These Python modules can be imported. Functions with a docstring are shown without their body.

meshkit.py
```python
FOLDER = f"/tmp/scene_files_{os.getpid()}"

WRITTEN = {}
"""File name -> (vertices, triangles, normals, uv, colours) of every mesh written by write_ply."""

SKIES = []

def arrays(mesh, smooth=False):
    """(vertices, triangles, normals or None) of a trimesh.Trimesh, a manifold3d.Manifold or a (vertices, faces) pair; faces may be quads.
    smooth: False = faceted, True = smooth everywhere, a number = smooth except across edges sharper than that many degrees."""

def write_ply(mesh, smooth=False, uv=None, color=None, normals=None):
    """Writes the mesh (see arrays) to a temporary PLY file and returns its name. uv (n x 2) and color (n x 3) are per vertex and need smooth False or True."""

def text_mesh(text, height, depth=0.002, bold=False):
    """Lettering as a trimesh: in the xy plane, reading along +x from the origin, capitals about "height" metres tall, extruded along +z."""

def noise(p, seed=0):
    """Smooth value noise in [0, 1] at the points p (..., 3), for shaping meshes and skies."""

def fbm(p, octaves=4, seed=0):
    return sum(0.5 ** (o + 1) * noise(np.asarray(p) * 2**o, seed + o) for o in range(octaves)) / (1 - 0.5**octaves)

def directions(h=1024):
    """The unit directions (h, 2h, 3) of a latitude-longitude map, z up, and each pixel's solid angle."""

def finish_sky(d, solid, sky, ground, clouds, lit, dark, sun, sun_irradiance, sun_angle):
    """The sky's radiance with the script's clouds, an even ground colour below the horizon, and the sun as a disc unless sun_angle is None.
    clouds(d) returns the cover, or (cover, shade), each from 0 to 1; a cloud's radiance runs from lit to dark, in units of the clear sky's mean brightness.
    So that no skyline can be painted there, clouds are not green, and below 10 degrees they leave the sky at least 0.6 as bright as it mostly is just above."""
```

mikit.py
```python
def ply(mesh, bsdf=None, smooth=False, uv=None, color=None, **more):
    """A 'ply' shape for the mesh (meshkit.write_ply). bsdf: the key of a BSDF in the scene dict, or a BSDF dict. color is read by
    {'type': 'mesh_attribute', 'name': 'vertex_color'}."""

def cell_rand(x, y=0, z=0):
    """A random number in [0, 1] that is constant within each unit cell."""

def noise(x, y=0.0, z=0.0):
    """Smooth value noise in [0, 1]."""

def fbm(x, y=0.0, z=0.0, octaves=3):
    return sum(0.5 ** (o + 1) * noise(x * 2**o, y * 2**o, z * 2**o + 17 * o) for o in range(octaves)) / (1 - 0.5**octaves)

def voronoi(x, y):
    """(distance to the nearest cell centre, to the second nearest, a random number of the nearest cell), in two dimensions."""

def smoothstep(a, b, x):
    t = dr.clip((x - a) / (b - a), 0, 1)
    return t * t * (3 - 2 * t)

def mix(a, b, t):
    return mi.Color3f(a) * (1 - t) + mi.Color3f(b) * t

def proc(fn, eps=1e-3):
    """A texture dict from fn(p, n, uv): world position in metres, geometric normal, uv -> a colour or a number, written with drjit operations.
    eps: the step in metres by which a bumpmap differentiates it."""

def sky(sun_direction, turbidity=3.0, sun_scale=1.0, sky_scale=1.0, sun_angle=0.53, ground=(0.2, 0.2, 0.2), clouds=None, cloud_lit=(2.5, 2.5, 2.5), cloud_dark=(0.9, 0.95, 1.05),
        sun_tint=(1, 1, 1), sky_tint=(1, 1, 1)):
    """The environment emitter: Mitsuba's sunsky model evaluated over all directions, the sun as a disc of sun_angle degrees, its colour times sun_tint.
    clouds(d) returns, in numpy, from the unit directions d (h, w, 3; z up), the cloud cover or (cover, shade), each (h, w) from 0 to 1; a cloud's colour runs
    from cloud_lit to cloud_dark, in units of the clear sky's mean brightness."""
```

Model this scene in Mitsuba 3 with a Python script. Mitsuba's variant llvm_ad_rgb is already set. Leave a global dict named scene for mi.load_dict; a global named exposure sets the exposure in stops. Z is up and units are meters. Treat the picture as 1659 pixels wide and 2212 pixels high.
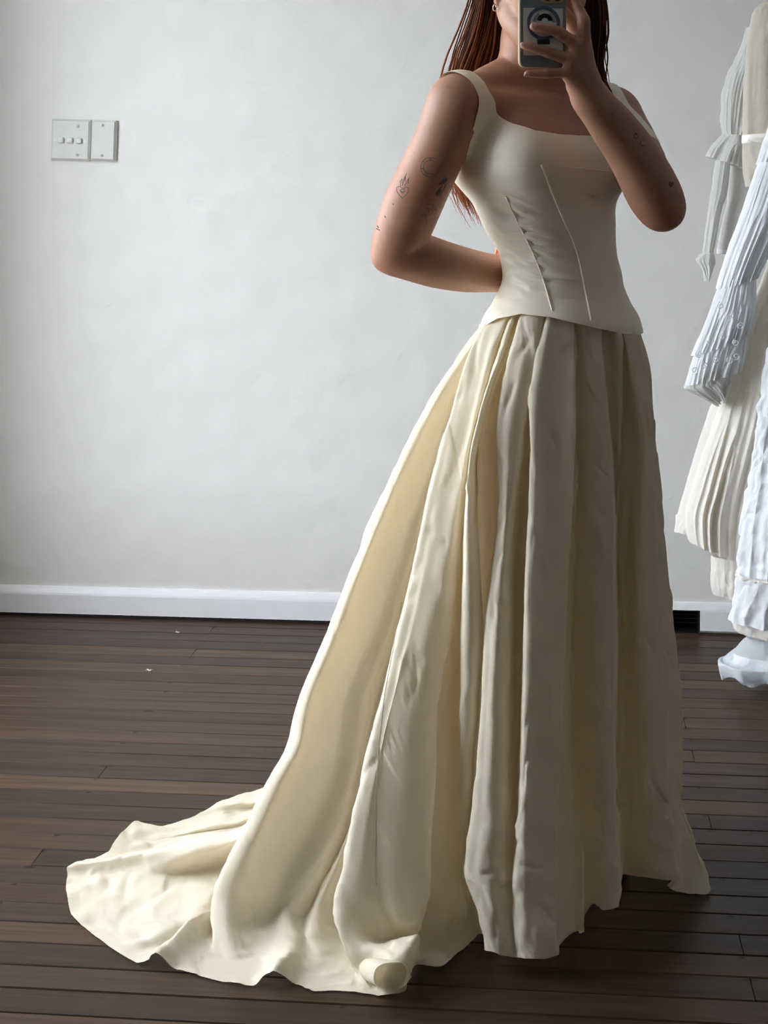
import math, random
import numpy as np, trimesh, mitsuba as mi, drjit as dr
import mikit, meshkit
from mikit import noise, fbm, smoothstep, mix, proc

random.seed(7)
T = mi.ScalarTransform4f
F, HX, HY, CAMZ = 3500.0, 829.5, 410.0, 1.22      # focal length (px of the 1659x2212 frame), principal point, eye height
scene, labels = {}, {}
exposure = 5.95

# ---------------------------------------------------------------- camera
scene['camera'] = {'type': 'perspective', 'fov_axis': 'x', 'fov': 2 * math.degrees(math.atan(829.5 / F)),
                   'principal_point_offset_x': 0.0, 'principal_point_offset_y': (1106.0 - HY) / 2212.0,
                   'near_clip': 0.05, 'far_clip': 100.0,
                   'to_world': T().look_at(origin=[0, 0, CAMZ], target=[0, 1, CAMZ], up=[0, 0, 1])}
# ---------------------------------------------------------------- daylight: open sky seen through the windows of the room
SKY = 1.0
scene['sky'] = mikit.sky([0.75, 0.35, 0.55], turbidity=3.0, sun_scale=0.0, sky_scale=SKY, ground=(0.35, 0.35, 0.34),
                         clouds=lambda d: 0.72 + 0 * d[..., 0], cloud_lit=(2.25, 2.25, 2.25), cloud_dark=(1.0, 1.05, 1.1), sky_tint=(0.965, 1.0, 1.05))

# ---------------------------------------------------------------- helpers
def P(px, py, Y):
    'point at distance Y in front of the eye that lies in the direction measured in the photograph'
    return np.array([(px - HX) / F * Y, Y, CAMZ - (py - HY) / F * Y])

def floorY(py, z=0.0):
    return (CAMZ - z) * F / (py - HY)

YAW = math.radians(5.8)                           # the room is turned a little against the line of sight
EX, EY = np.array([math.cos(YAW), -math.sin(YAW), 0]), np.array([math.sin(YAW), math.cos(YAW), 0])
DW = 4.53                                          # eye to wall along the room's depth axis
def R(x, y, z):
    return EX * x + EY * y + np.array([0, 0, z])
RM = np.eye(4); RM[:3, 0], RM[:3, 1] = EX, EY
def on_wall(px, py, back=0.0):
    'room coordinates of the wall point seen in this direction'
    d = P(px, py, 1.0) - [0, 0, CAMZ]
    t = (DW - back) / d.dot(EY)
    p = d * t
    return p.dot(EX), p[2] + CAMZ
def xy_floor(px, py):
    p = P(px, py, floorY(py)); return p.dot(EX), p.dot(EY)

_n = {}
def key(name, parent=None):
    k = name if parent is None else parent + '__' + name
    if k not in _n:
        _n[k] = 0
        return k
    _n[k] += 1
    return f'{k}_{_n[k]:03d}'
def tag(k, label=None, category=None, group=None, kind=None):
    d = {}
    if label: d['label'] = label
    if category: d['category'] = category
    if group: d['group'] = group
    if kind: d['kind'] = kind
    labels[k] = d
    return k
def add(name, mesh, bsdf, parent=None, smooth=False, label=None, category=None, group=None, kind=None, **kw):
    k = key(name, parent)
    scene[k] = mikit.ply(mesh, bsdf, smooth=smooth, **kw)
    if label or category or group or kind: tag(k, label, category, group, kind)
    return k
def box(x0, x1, y0, y1, z0, z1):
    m = trimesh.creation.box((x1 - x0, y1 - y0, z1 - z0)); m.apply_translation(((x0 + x1) / 2, (y0 + y1) / 2, (z0 + z1) / 2)); return m
def bbox(x0, x1, y0, y1, z0, z1, c=0.002):
    'box with chamfered edges'
    import manifold3d as m3
    pts = []
    for x, sx in ((x0, 1), (x1, -1)):
        for y, sy in ((y0, 1), (y1, -1)):
            for z, sz in ((z0, 1), (z1, -1)):
                pts += [(x, y + sy * c, z + sz * c), (x + sx * c, y, z + sz * c), (x + sx * c, y + sy * c, z)]
    me = m3.Manifold.hull_points(np.array(pts, np.float64)).to_mesh()
    return trimesh.Trimesh(np.array(me.vert_properties)[:, :3], np.array(me.tri_verts), process=False)
def room(m):
    m.apply_transform(RM); return m
def cat(ms): return trimesh.util.concatenate(ms)
def tube(pts, r, n=8, caps=True):
    'tube along a polyline, r a number or one per point'
    pts = np.asarray(pts, float); m = len(pts); r = np.broadcast_to(r, m)
    t = np.gradient(pts, axis=0); t /= np.linalg.norm(t, axis=1, keepdims=True) + 1e-12
    a = np.cross(t[0], [0.31, 0.2, 0.93]); a /= np.linalg.norm(a)
    V = []
    for i in range(m):
        a = a - t[i] * a.dot(t[i]); a /= np.linalg.norm(a) + 1e-12
        b = np.cross(t[i], a)
        for k in range(n):
            V.append(pts[i] + r[i] * (a * math.cos(2 * math.pi * k / n) + b * math.sin(2 * math.pi * k / n)))
    Fc = []
    for i in range(m - 1):
        for k in range(n):
            p, q = i * n + k, i * n + (k + 1) % n
            Fc += [(p, q, q + n), (p, q + n, p + n)]
    if caps:
        V += [pts[0], pts[-1]]; c0, c1 = len(V) - 2, len(V) - 1
        for k in range(n):
            Fc += [(c0, (k + 1) % n, k), (c1, (m - 1) * n + k, (m - 1) * n + (k + 1) % n)]
    return trimesh.Trimesh(np.array(V), np.array(Fc), process=False)
def catmull(pts, t, periodic=False):
    'Catmull-Rom through pts (n, ...), sampled at t in index units'
    pts = np.asarray(pts, float); n = len(pts); t = np.asarray(t, float)
    i = np.floor(t).astype(int)
    if not periodic: i = np.clip(i, 0, n - 2)
    u = (t - i).reshape((-1,) + (1,) * (pts.ndim - 1))
    idx = (lambda k: k % n) if periodic else (lambda k: np.clip(k, 0, n - 1))
    p0, p1, p2, p3 = pts[idx(i - 1)], pts[idx(i)], pts[idx(i + 1)], pts[idx(i + 2)]
    return 0.5 * (2 * p1 + (p2 - p0) * u + (2 * p0 - 5 * p1 + 4 * p2 - p3) * u ** 2 + (3 * p1 - p0 - 3 * p2 + p3) * u ** 3)
def grid_mesh(G, periodic=False):
    'G (rows, cols, 3) -> mesh'
    r, c = G.shape[:2]; V = G.reshape(-1, 3); Fc = []
    cc = c if periodic else c - 1
    i, j = np.meshgrid(np.arange(r - 1), np.arange(cc), indexing='ij')
    a = i * c + j; b = i * c + (j + 1) % c
    f = np.stack([np.stack([a, b, b + c], -1), np.stack([a, b + c, a + c], -1)], 2).reshape(-1, 3)
    return trimesh.Trimesh(V, f, process=False)
def vnormals(G):
    du = np.gradient(G, axis=1); dv = np.gradient(G, axis=0)
    n = np.cross(du, dv); return n / (np.linalg.norm(n, axis=-1, keepdims=True) + 1e-12)

def surface_net(D, org, h):
    'mesh of the zero level of the grid D'
    nx, ny, nz = D.shape
    s = D < 0
    c = np.zeros((nx - 1, ny - 1, nz - 1), np.int8)
    for a in (0, 1):
        for b in (0, 1):
            for e in (0, 1): c += s[a:nx - 1 + a, b:ny - 1 + b, e:nz - 1 + e]
    cell = np.argwhere((c > 0) & (c < 8))
    vid = -np.ones(c.shape, np.int32); vid[tuple(cell.T)] = np.arange(len(cell))
    acc = np.zeros((len(cell), 3)); cnt = np.zeros(len(cell))
    corners = [(a, b, e) for a in (0, 1) for b in (0, 1) for e in (0, 1)]
    val = {k: D[cell[:, 0] + k[0], cell[:, 1] + k[1], cell[:, 2] + k[2]].astype(float) for k in corners}
    for k in corners:
        for ax in range(3):
            if k[ax] == 0:
                q = list(k); q[ax] = 1; q = tuple(q)
                v0, v1 = val[k], val[q]; on = (v0 < 0) != (v1 < 0)
                t = np.where(on, v0 / np.where(on, v0 - v1, 1), 0)
                p = np.tile(np.array(k, float), (len(cell), 1)); p[:, ax] += t
                acc[on] += p[on]; cnt[on] += 1
    V = (cell + acc / cnt[:, None]) * h + org
    Fc = []
    for ax in range(3):
        sl0, sl1 = [slice(None)] * 3, [slice(None)] * 3
        sl0[ax], sl1[ax] = slice(0, -1), slice(1, None)
        e = np.argwhere(s[tuple(sl0)] != s[tuple(sl1)])
        o = [k for k in range(3) if k != ax]
        ok = (e[:, o[0]] > 0) & (e[:, o[1]] > 0) & (e[:, o[0]] < c.shape[o[0]]) & (e[:, o[1]] < c.shape[o[1]]) & (e[:, ax] < c.shape[ax])
        e = e[ok]; ins = s[tuple(e.T)]
        def q(da, db):
            g = e.copy(); g[:, o[0]] -= da; g[:, o[1]] -= db; return vid[tuple(g.T)]
        a, b, cc, d = q(1, 1), q(0, 1), q(0, 0), q(1, 0)
        flip = ins if ax != 1 else ~ins
        quad = np.where(flip[:, None], np.stack([a, b, cc, d], 1), np.stack([d, cc, b, a], 1))
        Fc += [quad[:, [0, 1, 2]], quad[:, [0, 2, 3]]]
    Fc = np.vstack(Fc); Fc = Fc[(Fc >= 0).all(1)]
    return trimesh.Trimesh(V, Fc, process=False)

class Field:
    'distance grid on which rounded bones are joined smoothly'
    def __init__(s, lo, hi, h):
        s.h = h; s.lo = np.array(lo, float); s.n = np.ceil((np.array(hi) - s.lo) / h).astype(int) + 1
        s.D = np.full(s.n, 1.0, np.float32)
    def sub(s, lo, hi):
        i0 = np.clip(np.floor((lo - s.lo) / s.h).astype(int), 0, s.n - 1); i1 = np.clip(np.ceil((hi - s.lo) / s.h).astype(int) + 1, 1, s.n)
        sl = tuple(slice(a, b) for a, b in zip(i0, i1))
        g = [s.lo[k] + s.h * np.arange(i0[k], i1[k], dtype=np.float32) for k in range(3)]
        return sl, np.meshgrid(*g, indexing='ij', sparse=True)
    def join(s, sl, d, k, cut=False):
        a = s.D[sl]
        if cut:
            h = np.maximum(k - np.abs(a + d), 0) / max(k, 1e-9); s.D[sl] = np.maximum(a, -d) + h * h * k * 0.25
        else:
            h = np.maximum(k - np.abs(a - d), 0) / max(k, 1e-9); s.D[sl] = np.minimum(a, d) - h * h * k * 0.25
    def bone(s, a, b, ra, rb, k=0.01, cut=False):
        a, b = np.asarray(a, float), np.asarray(b, float); m = max(ra, rb) + k + 2 * s.h + 0.01
        sl, (x, y, z) = s.sub(np.minimum(a, b) - m, np.maximum(a, b) + m)
        d = b - a; L = max(d.dot(d), 1e-12)
        t = np.clip(((x - a[0]) * d[0] + (y - a[1]) * d[1] + (z - a[2]) * d[2]) / L, 0, 1)
        D = np.sqrt((x - a[0] - t * d[0]) ** 2 + (y - a[1] - t * d[1]) ** 2 + (z - a[2] - t * d[2]) ** 2) - (ra + (rb - ra) * t)
        s.join(sl, D.astype(np.float32), k, cut)
    def chain(s, pts, rs, k=0.01):
        if len(pts) > 2:
            q = np.linspace(0, len(pts) - 1, (len(pts) - 1) * 4 + 1); pts, rs = catmull(np.array(pts), q), catmull(np.array(rs, float), q)
        for i in range(len(pts) - 1): s.bone(pts[i], pts[i + 1], rs[i], rs[i + 1], k)
    def ball(s, c, r, k=0.01, axes=None, cut=False):
        'ellipsoid: r three radii along axes (rows)'
        c = np.asarray(c, float); r = np.broadcast_to(np.asarray(r, float), 3); A = np.eye(3) if axes is None else np.asarray(axes, float)
        m = r.max() + k + 2 * s.h + 0.01
        sl, (x, y, z) = s.sub(c - m, c + m)
        q = [((x - c[0]) * A[i, 0] + (y - c[1]) * A[i, 1] + (z - c[2]) * A[i, 2]) for i in range(3)]
        k0 = np.sqrt(sum((q[i] / r[i]) ** 2 for i in range(3))); k1 = np.sqrt(sum((q[i] / r[i] ** 2) ** 2 for i in range(3)))
        s.join(sl, (k0 * (k0 - 1) / np.maximum(k1, 1e-6)).astype(np.float32), k, cut)
    def mesh(s, smooth=4):
        m = surface_net(s.D, s.lo, s.h)
        if smooth:
            V0 = np.array(m.vertices); trimesh.smoothing.filter_taubin(m, lamb=0.5, nu=0.53, iterations=smooth)
            V = np.array(m.vertices); far = np.linalg.norm(V - V0, axis=1) > 1.5 * s.h
            V[far] = V0[far]; m = trimesh.Trimesh(V, m.faces, process=False)
        return m
def clip_mesh(m, f):
    'the part of a mesh where the per-vertex value f is positive, cut cleanly along f = 0'
    V, Fc = np.array(m.vertices), np.array(m.faces); f = np.asarray(f, float)
    f = np.where(np.abs(f) < 1e-7, 1e-7, f); pos = f > 0
    n = pos[Fc].sum(1); out = [Fc[n == 3]]; newv = []; base = len(V); cache = {}
    def cutp(i, j):
        k = (min(i, j), max(i, j))
        if k not in cache:
            t = f[i] / (f[i] - f[j]); cache[k] = base + len(newv); newv.append(V[i] + t * (V[j] - V[i]))
        return cache[k]
    extra = []
    for tri in Fc[(n == 1) | (n == 2)]:
        for r in range(3):
            a, b, c = tri[r], tri[(r + 1) % 3], tri[(r + 2) % 3]
            if pos[a] and not pos[b] and not pos[c]: extra.append((a, cutp(a, b), cutp(a, c))); break
            if pos[a] and pos[b] and not pos[c]:
                p, q = cutp(b, c), cutp(a, c); extra += [(a, b, p), (a, p, q)]; break
    if newv: V = np.vstack([V, newv])
    Fa = np.vstack(out + [np.array(extra, int).reshape(-1, 3)])
    used = np.unique(Fa); mp = np.zeros(len(V), int); mp[used] = np.arange(len(used))
    return trimesh.Trimesh(V[used], mp[Fa], process=False)
# ---------------------------------------------------------------- materials of the room
def C(*rgb): return {'type': 'rgb', 'value': list(rgb)}
def srgb(r, g, b): return [((v / 255) / 12.92 if v / 255 < 0.04045 else ((v / 255 + 0.055) / 1.055) ** 2.4) for v in (r, g, b)]
def rough(color, r=0.5, spec=0.5, **kw): return {'type': 'twosided', 'bsdf': {'type': 'principled', 'base_color': color if isinstance(color, dict) else C(*color), 'roughness': r, 'specular': spec, **kw}}

def wall_bump(p, n, uv): return noise(p.x * 120, p.y * 120, p.z * 120) + 3.0 * noise(p.x * 16, p.y * 16, p.z * 14)
scene['wall_paint'] = {'type': 'twosided', 'bsdf': {'type': 'bumpmap', 'arbitrary': proc(wall_bump, 0.002), 'scale': 0.0010,
                       'bsdf': {'type': 'principled', 'base_color': C(0.66, 0.645, 0.612), 'roughness': 0.55, 'specular': 0.35}}}
scene['trim_paint'] = rough((0.72, 0.72, 0.72), 0.35)
scene['ceiling_paint'] = rough((0.78, 0.78, 0.76), 0.8)
scene['dark_paint'] = rough((0.34, 0.32, 0.30), 0.7)
scene['black_gap'] = rough((0.006, 0.006, 0.007), 0.7)
scene['vent_black'] = rough((0.008, 0.008, 0.009), 0.3)
scene['switch_plastic'] = rough((0.53, 0.525, 0.485), 0.4)
scene['switch_rocker'] = rough((0.60, 0.595, 0.555), 0.3)
scene['screw_metal'] = rough((0.22, 0.21, 0.20), 0.4, metallic=0.3)

# ---------------------------------------------------------------- the room
XL, XR, YB, ZC = -1.75, 2.4, -1.4, 2.75
def wall_with_hole(x0, x1, z0, z1, holes, y0, y1):
    ms = []; hs = sorted(holes); x = x0
    for (a, b, c, d) in hs:
        ms.append(box(x, a, y0, y1, z0, z1)); ms.append(box(a, b, y0, y1, z0, c)); ms.append(box(a, b, y0, y1, d, z1)); x = b
    ms.append(box(x, x1, y0, y1, z0, z1))
    return cat(ms)
# far wall, with the opening for the vent in its skirting
vx0, vz1 = on_wall(1448, 1314); vx1, vz0 = on_wall(1511, 1376); vz0 = 0.006
add('wall_back', room(wall_with_hole(XL, XR, 0, ZC, [(vx0 - 0.01, vx1, 0, vz1)], DW, DW + 0.12)), 'wall_paint', kind='structure')
# side wall with two tall windows
WY = [(1.95, 2.85, 0.35, 2.5), (2.95, 3.9, 0.35, 2.5)]
def side(holes, x0, x1):
    ms = []; y = YB
    for (a, b, c, d) in holes:
        ms += [box(x0, x1, y, a, 0, ZC), box(x0, x1, a, b, 0, c), box(x0, x1, a, b, d, ZC)]; y = b
    ms.append(box(x0, x1, y, DW + 0.12, 0, ZC)); return cat(ms)
add('wall_left', room(side(WY, XL - 0.12, XL)), 'wall_paint', kind='structure')
for i, (a, b, c, d) in enumerate(WY):
    w = f'window_{i + 1}'
    fr = [box(XL - 0.1, XL - 0.05, a, a + 0.05, c, d), box(XL - 0.1, XL - 0.05, b - 0.05, b, c, d), box(XL - 0.1, XL - 0.05, a, b, c, c + 0.05), box(XL - 0.1, XL - 0.05, a, b, d - 0.05, d)]
    add(w, room(cat(fr)), 'trim_paint', kind='structure')
    add('glazing_bar', room(box(XL - 0.09, XL - 0.06, a, b, (c + d) / 2 - 0.015, (c + d) / 2 + 0.015)), 'trim_paint', w)
    add('sill', room(bbox(XL - 0.12, XL + 0.04, a - 0.03, b + 0.03, c - 0.03, c, 0.004)), 'trim_paint', w)
add('wall_right', room(box(XR, XR + 0.12, YB, DW + 0.12, 0, ZC)), 'dark_paint', kind='structure')
add('wall_front', room(box(XL, XR, YB - 0.12, YB, 0, ZC)), 'dark_paint', kind='structure')
add('ceiling', room(box(XL, XR, YB, DW + 0.12, ZC, ZC + 0.1)), 'ceiling_paint', kind='structure')

# skirting board: flat board with an eased top lip, standing 8 mm above the boards
bh = on_wall(0, 1262)[1]; gz = 0.009
def skirting(x0, x1, z0=gz, zt=None):
    zt = zt or bh
    prof = np.array([(0, z0), (-0.018, z0), (-0.018, zt - 0.022), (-0.0165, zt - 0.016), (-0.012, zt - 0.006), (-0.007, zt), (0, zt)])
    from shapely.geometry import Polygon
    m = trimesh.creation.extrude_polygon(Polygon(prof), x1 - x0, engine='earcut')
    Mx = np.array([[0, 0, 1, x0], [1, 0, 0, DW], [0, 1, 0, 0], [0, 0, 0, 1.0]]); m.apply_transform(Mx)
    if np.linalg.det(Mx[:3, :3]) < 0: m.invert()
    return m
k = add('baseboard_back', room(skirting(XL, vx0 - 0.01)), 'trim_paint', kind='structure')
add('baseboard_back', room(skirting(vx1, XR)), 'trim_paint', kind='structure')
add('shadow_gap', room(box(XL, vx0 - 0.02, DW - 0.012, DW - 0.0005, 0.0005, gz + 0.001)), 'black_gap', 'baseboard_back')
add('lip', room(skirting(vx0 - 0.01, vx1, vz1, bh)), 'trim_paint', 'baseboard_back_001')
# black vent box in the skirting
v = tag(key('wall_vent'), 'black square vent opening in the white skirting behind the skirt', 'vent')
add('back_panel', room(box(vx0 - 0.009, vx1 - 0.001, DW + 0.085, DW + 0.09, 0.006, vz1 - 0.001)), 'vent_black', v)
add('side_panel', room(box(vx1 - 0.004, vx1 - 0.001, DW - 0.016, DW + 0.085, 0.006, vz1 - 0.001)), 'vent_black', v)
add('top_panel', room(box(vx0 - 0.009, vx1 - 0.004, DW - 0.016, DW + 0.085, vz1 - 0.004, vz1 - 0.001)), 'vent_black', v)
add('bottom_panel', room(box(vx0 - 0.009, vx1 - 0.004, DW - 0.016, DW + 0.085, 0.003, 0.006)), 'vent_black', v)
for i in range(4):
    zz = 0.02 + i * (vz1 - 0.02) / 4
    add('louvre', room(box(vx0 - 0.009, vx1 - 0.004, DW + 0.02, DW + 0.05, zz, zz + 0.003)), 'vent_black', v)

# floorboards: narrow dark stained boards, each one a piece
BW = 0.0731
def board_mat(tone, seed):
    def col(p, n, uv):
        lx = p.x * float(EX[0]) + p.y * float(EX[1]); ly = p.x * float(EY[0]) + p.y * float(EY[1])
        g = noise(lx * 2.0 + seed * 13.1, ly * 48, seed); s = noise(lx * 0.9, ly * 9, seed + 40); f = noise(lx * 9, ly * 210, seed + 80)
        c = mix([t * 0.70 for t in tone], [t * 1.32 for t in tone], 0.55 * g + 0.45 * s)
        c = c * (0.80 + 0.42 * f) * (0.82 + 0.36 * mikit.cell_rand(dr.floor((DW - 0.002 - ly) / BW), seed))
        # nail marks along the joists
        jy = ly / BW - dr.floor(ly / BW)
        nx = lx + 0.31 - 0.62 * dr.round((lx + 0.31) / 0.62)
        d = dr.sqrt(dr.square(nx / 0.010) + dr.square((jy - 0.84) * BW / 0.0045))
        nail = 1 - 0.72 * (1 - smoothstep(0.5, 1.5, d)) * smoothstep(0.3, 0.4, mikit.cell_rand(dr.floor(ly / BW), dr.round(lx / 0.62)))
        return c * nail
    return {'type': 'twosided', 'bsdf': {'type': 'principled', 'base_color': proc(col), 'roughness': 0.38, 'specular': 0.16}}
TONES = [(0.050, 0.0285, 0.0165), (0.038, 0.0225, 0.0145), (0.066, 0.0385, 0.0215)]
KIND = [0, 1, 1, 2, 0, 1]
for i, t in enumerate(TONES): scene[f'board_wood_{i}'] = board_mat(t, i * 1.9 + 0.4)
scene['subfloor'] = rough((0.012, 0.009, 0.007), 0.8)
add('floor', room(box(XL, XR, YB, DW + 0.12, -0.06, -0.012)), 'subfloor', kind='structure')
rb = random.Random(11)
nrow = int((DW - 2.05) / BW) + 1
SEQ = [1, 4, 1, 2, 3, 1, 3, 0, 4, 0, 0, 4, 0, 0, 1, 2, 2, 3, 2, 0, 0, 0, 4, 2, 0, 1, 4, 1, 0, 2, 4, 5, 1, 4, 5, 0, 1]
def board(x0, x1, y0, w, tilt):
    g = 0.0011; c = 0.0016; h = 0.012
    prof = [(y0 + g, -h), (y0 + w - g, -h), (y0 + w - g, -c), (y0 + w - g - c, tilt), (y0 + g + c, -tilt), (y0 + g, -c)]
    V = [(x0 + 0.0006, a, b) for a, b in prof] + [(x1 - 0.0006, a, b) for a, b in prof]
    n = 6; Fc = []
    for i in range(n):
        j = (i + 1) % n; Fc += [(i, j, j + n), (i, j + n, i + n)]
    for i in range(1, n - 1): Fc += [(0, i + 1, i), (n, n + i, n + i + 1)]
    return trimesh.Trimesh(np.array(V), np.array(Fc), process=False)
rowy = lambda r: DW - 0.002 - (r + 1) * BW
jx = [0.62 * k - 0.31 for k in range(-4, 6)]
for r in range(nrow):
    cuts = [XL] + sorted(rb.sample(jx[1:-1], 1 if r % 3 else 2)) + [XR]
    for a, b in zip(cuts[:-1], cuts[1:]):
        t = SEQ[r % len(SEQ)]
        if a > cuts[0] and rb.random() < 0.5: t = rb.choice([0, 1, 4, 5])
        add('board', room(board(a, b, rowy(r), BW, rb.uniform(-0.0004, 0.0004))), f'board_wood_{KIND[t]}', 'floor')
# the boards nearer than the picture's lower edge, out of view
near = [board(XL, XR, rowy(r), BW, 0) for r in range(nrow, int((DW - YB) / BW))]
add('near_board', room(cat(near)), 'board_wood_1', 'floor', kind='stuff')

# switch plates
def plate(px0, py0, px1, py1, holes, name, label, grp=None, tiltdeg=2.0, d=0.009):
    x0, z1 = on_wall(px0, py0); x1, z0 = on_wall(px1, py1)
    from shapely.geometry import box as sbox
    c = 0.006
    V = [(x0, 0, z0), (x1, 0, z0), (x1, 0, z1), (x0, 0, z1), (x0, -d * .45, z0), (x1, -d * .45, z0), (x1, -d * .45, z1), (x0, -d * .45, z1),
         (x0 + c, -d, z0 + c), (x1 - c, -d, z0 + c), (x1 - c, -d, z1 - c), (x0 + c, -d, z1 - c)]
    Fc = []
    for b in (0, 4):
        for i in range(4):
            j = (i + 1) % 4; Fc += [(b + i, b + j, b + j + 4), (b + i, b + j + 4, b + i + 4)]
    Fc += [(8, 9, 10), (8, 10, 11)]
    m = trimesh.Trimesh(np.array(V), np.array(Fc), process=False)
    A = np.eye(4); A[:3, 3] = ((x0 + x1) / 2, DW - 0.0005, (z0 + z1) / 2)
    Rt = trimesh.transformations.rotation_matrix(math.radians(tiltdeg), [0, 1, 0])
    m.apply_translation((-(x0 + x1) / 2, 0, -(z0 + z1) / 2)); X = A @ Rt
    k = tag(key(name), label, 'light switch' if holes else 'wall plate')
    m.apply_transform(X); add('faceplate', room(m), 'switch_plastic', k)
    return k, X, d, (x1 - x0), (z1 - z0)
def screw(k, X, d, u, v, r=0.0042, mat='screw_metal', name='screw'):
    m = trimesh.creation.cylinder(r, 0.0016, sections=16); m.apply_transform(trimesh.transformations.rotation_matrix(math.pi / 2, [1, 0, 0]))
    sl = box(-r * .8, r * .8, -0.0012, -0.0006, -0.0004, 0.0004)
    m.apply_translation((u, -d - 0.0004, v)); m.apply_transform(X); add(name, room(m), mat, k)
k, X, d, w, h = plate(112.5, 258, 197, 347, True, 'switch_plate', 'square white three-rocker light switch plate on the wall', d=0.012)
for u in (-0.25, 0.19):
    for v_ in (0.33, -0.36): screw(k, X, d, u * w, v_ * h, mat='switch_plastic' if u < 0 else 'screw_metal')
for u in (-0.39, 0.37): screw(k, X, d, u * w, -0.015 * h, 0.0042, 'switch_rocker')
for u in (-0.235, -0.005, 0.225):
    m = bbox(-0.0088, 0.0088, -0.0085, 0.002, -0.0078, 0.0078, 0.0022)
    m.apply_transform(trimesh.transformations.rotation_matrix(0.16, [1, 0, 0])); m.apply_translation((u * w - 0.006 * 0, -d, -0.01 * h)); m.apply_transform(X)
    add('rocker', room(m), 'switch_rocker', k, smooth=False)
k, X, d, w, h = plate(199, 260, 253.5, 348, False, 'blank_plate', 'narrow blank white wall plate beside the light switch', d=0.017)
for v_ in (0.37, -0.37): screw(k, X, d, -0.02 * w, v_ * h)
# two flecks of lint on the boards
scene['lint_white'] = rough((0.55, 0.52, 0.48), 0.9)
for i, (px, py, s_, lb) in enumerate([(322, 1449, 0.008, 'small white fleck of lint lying on the boards nearer the dress'), (384, 1367, 0.006, 'tiny pale fleck of lint on the boards near the skirting')]):
    x, y = xy_floor(px, py)
    pts = [(x + s_ * (q - 2) * .6, y + s_ * math.sin(q * 1.9) * .5, 0.0012 + 0.0012 * (q % 2)) for q in range(5)]
    add('lint', room(tube(pts, [0.0006, 0.0016, 0.002, 0.0018, 0.0006], 6)), 'lint_white', label=lb, category='lint')
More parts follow.
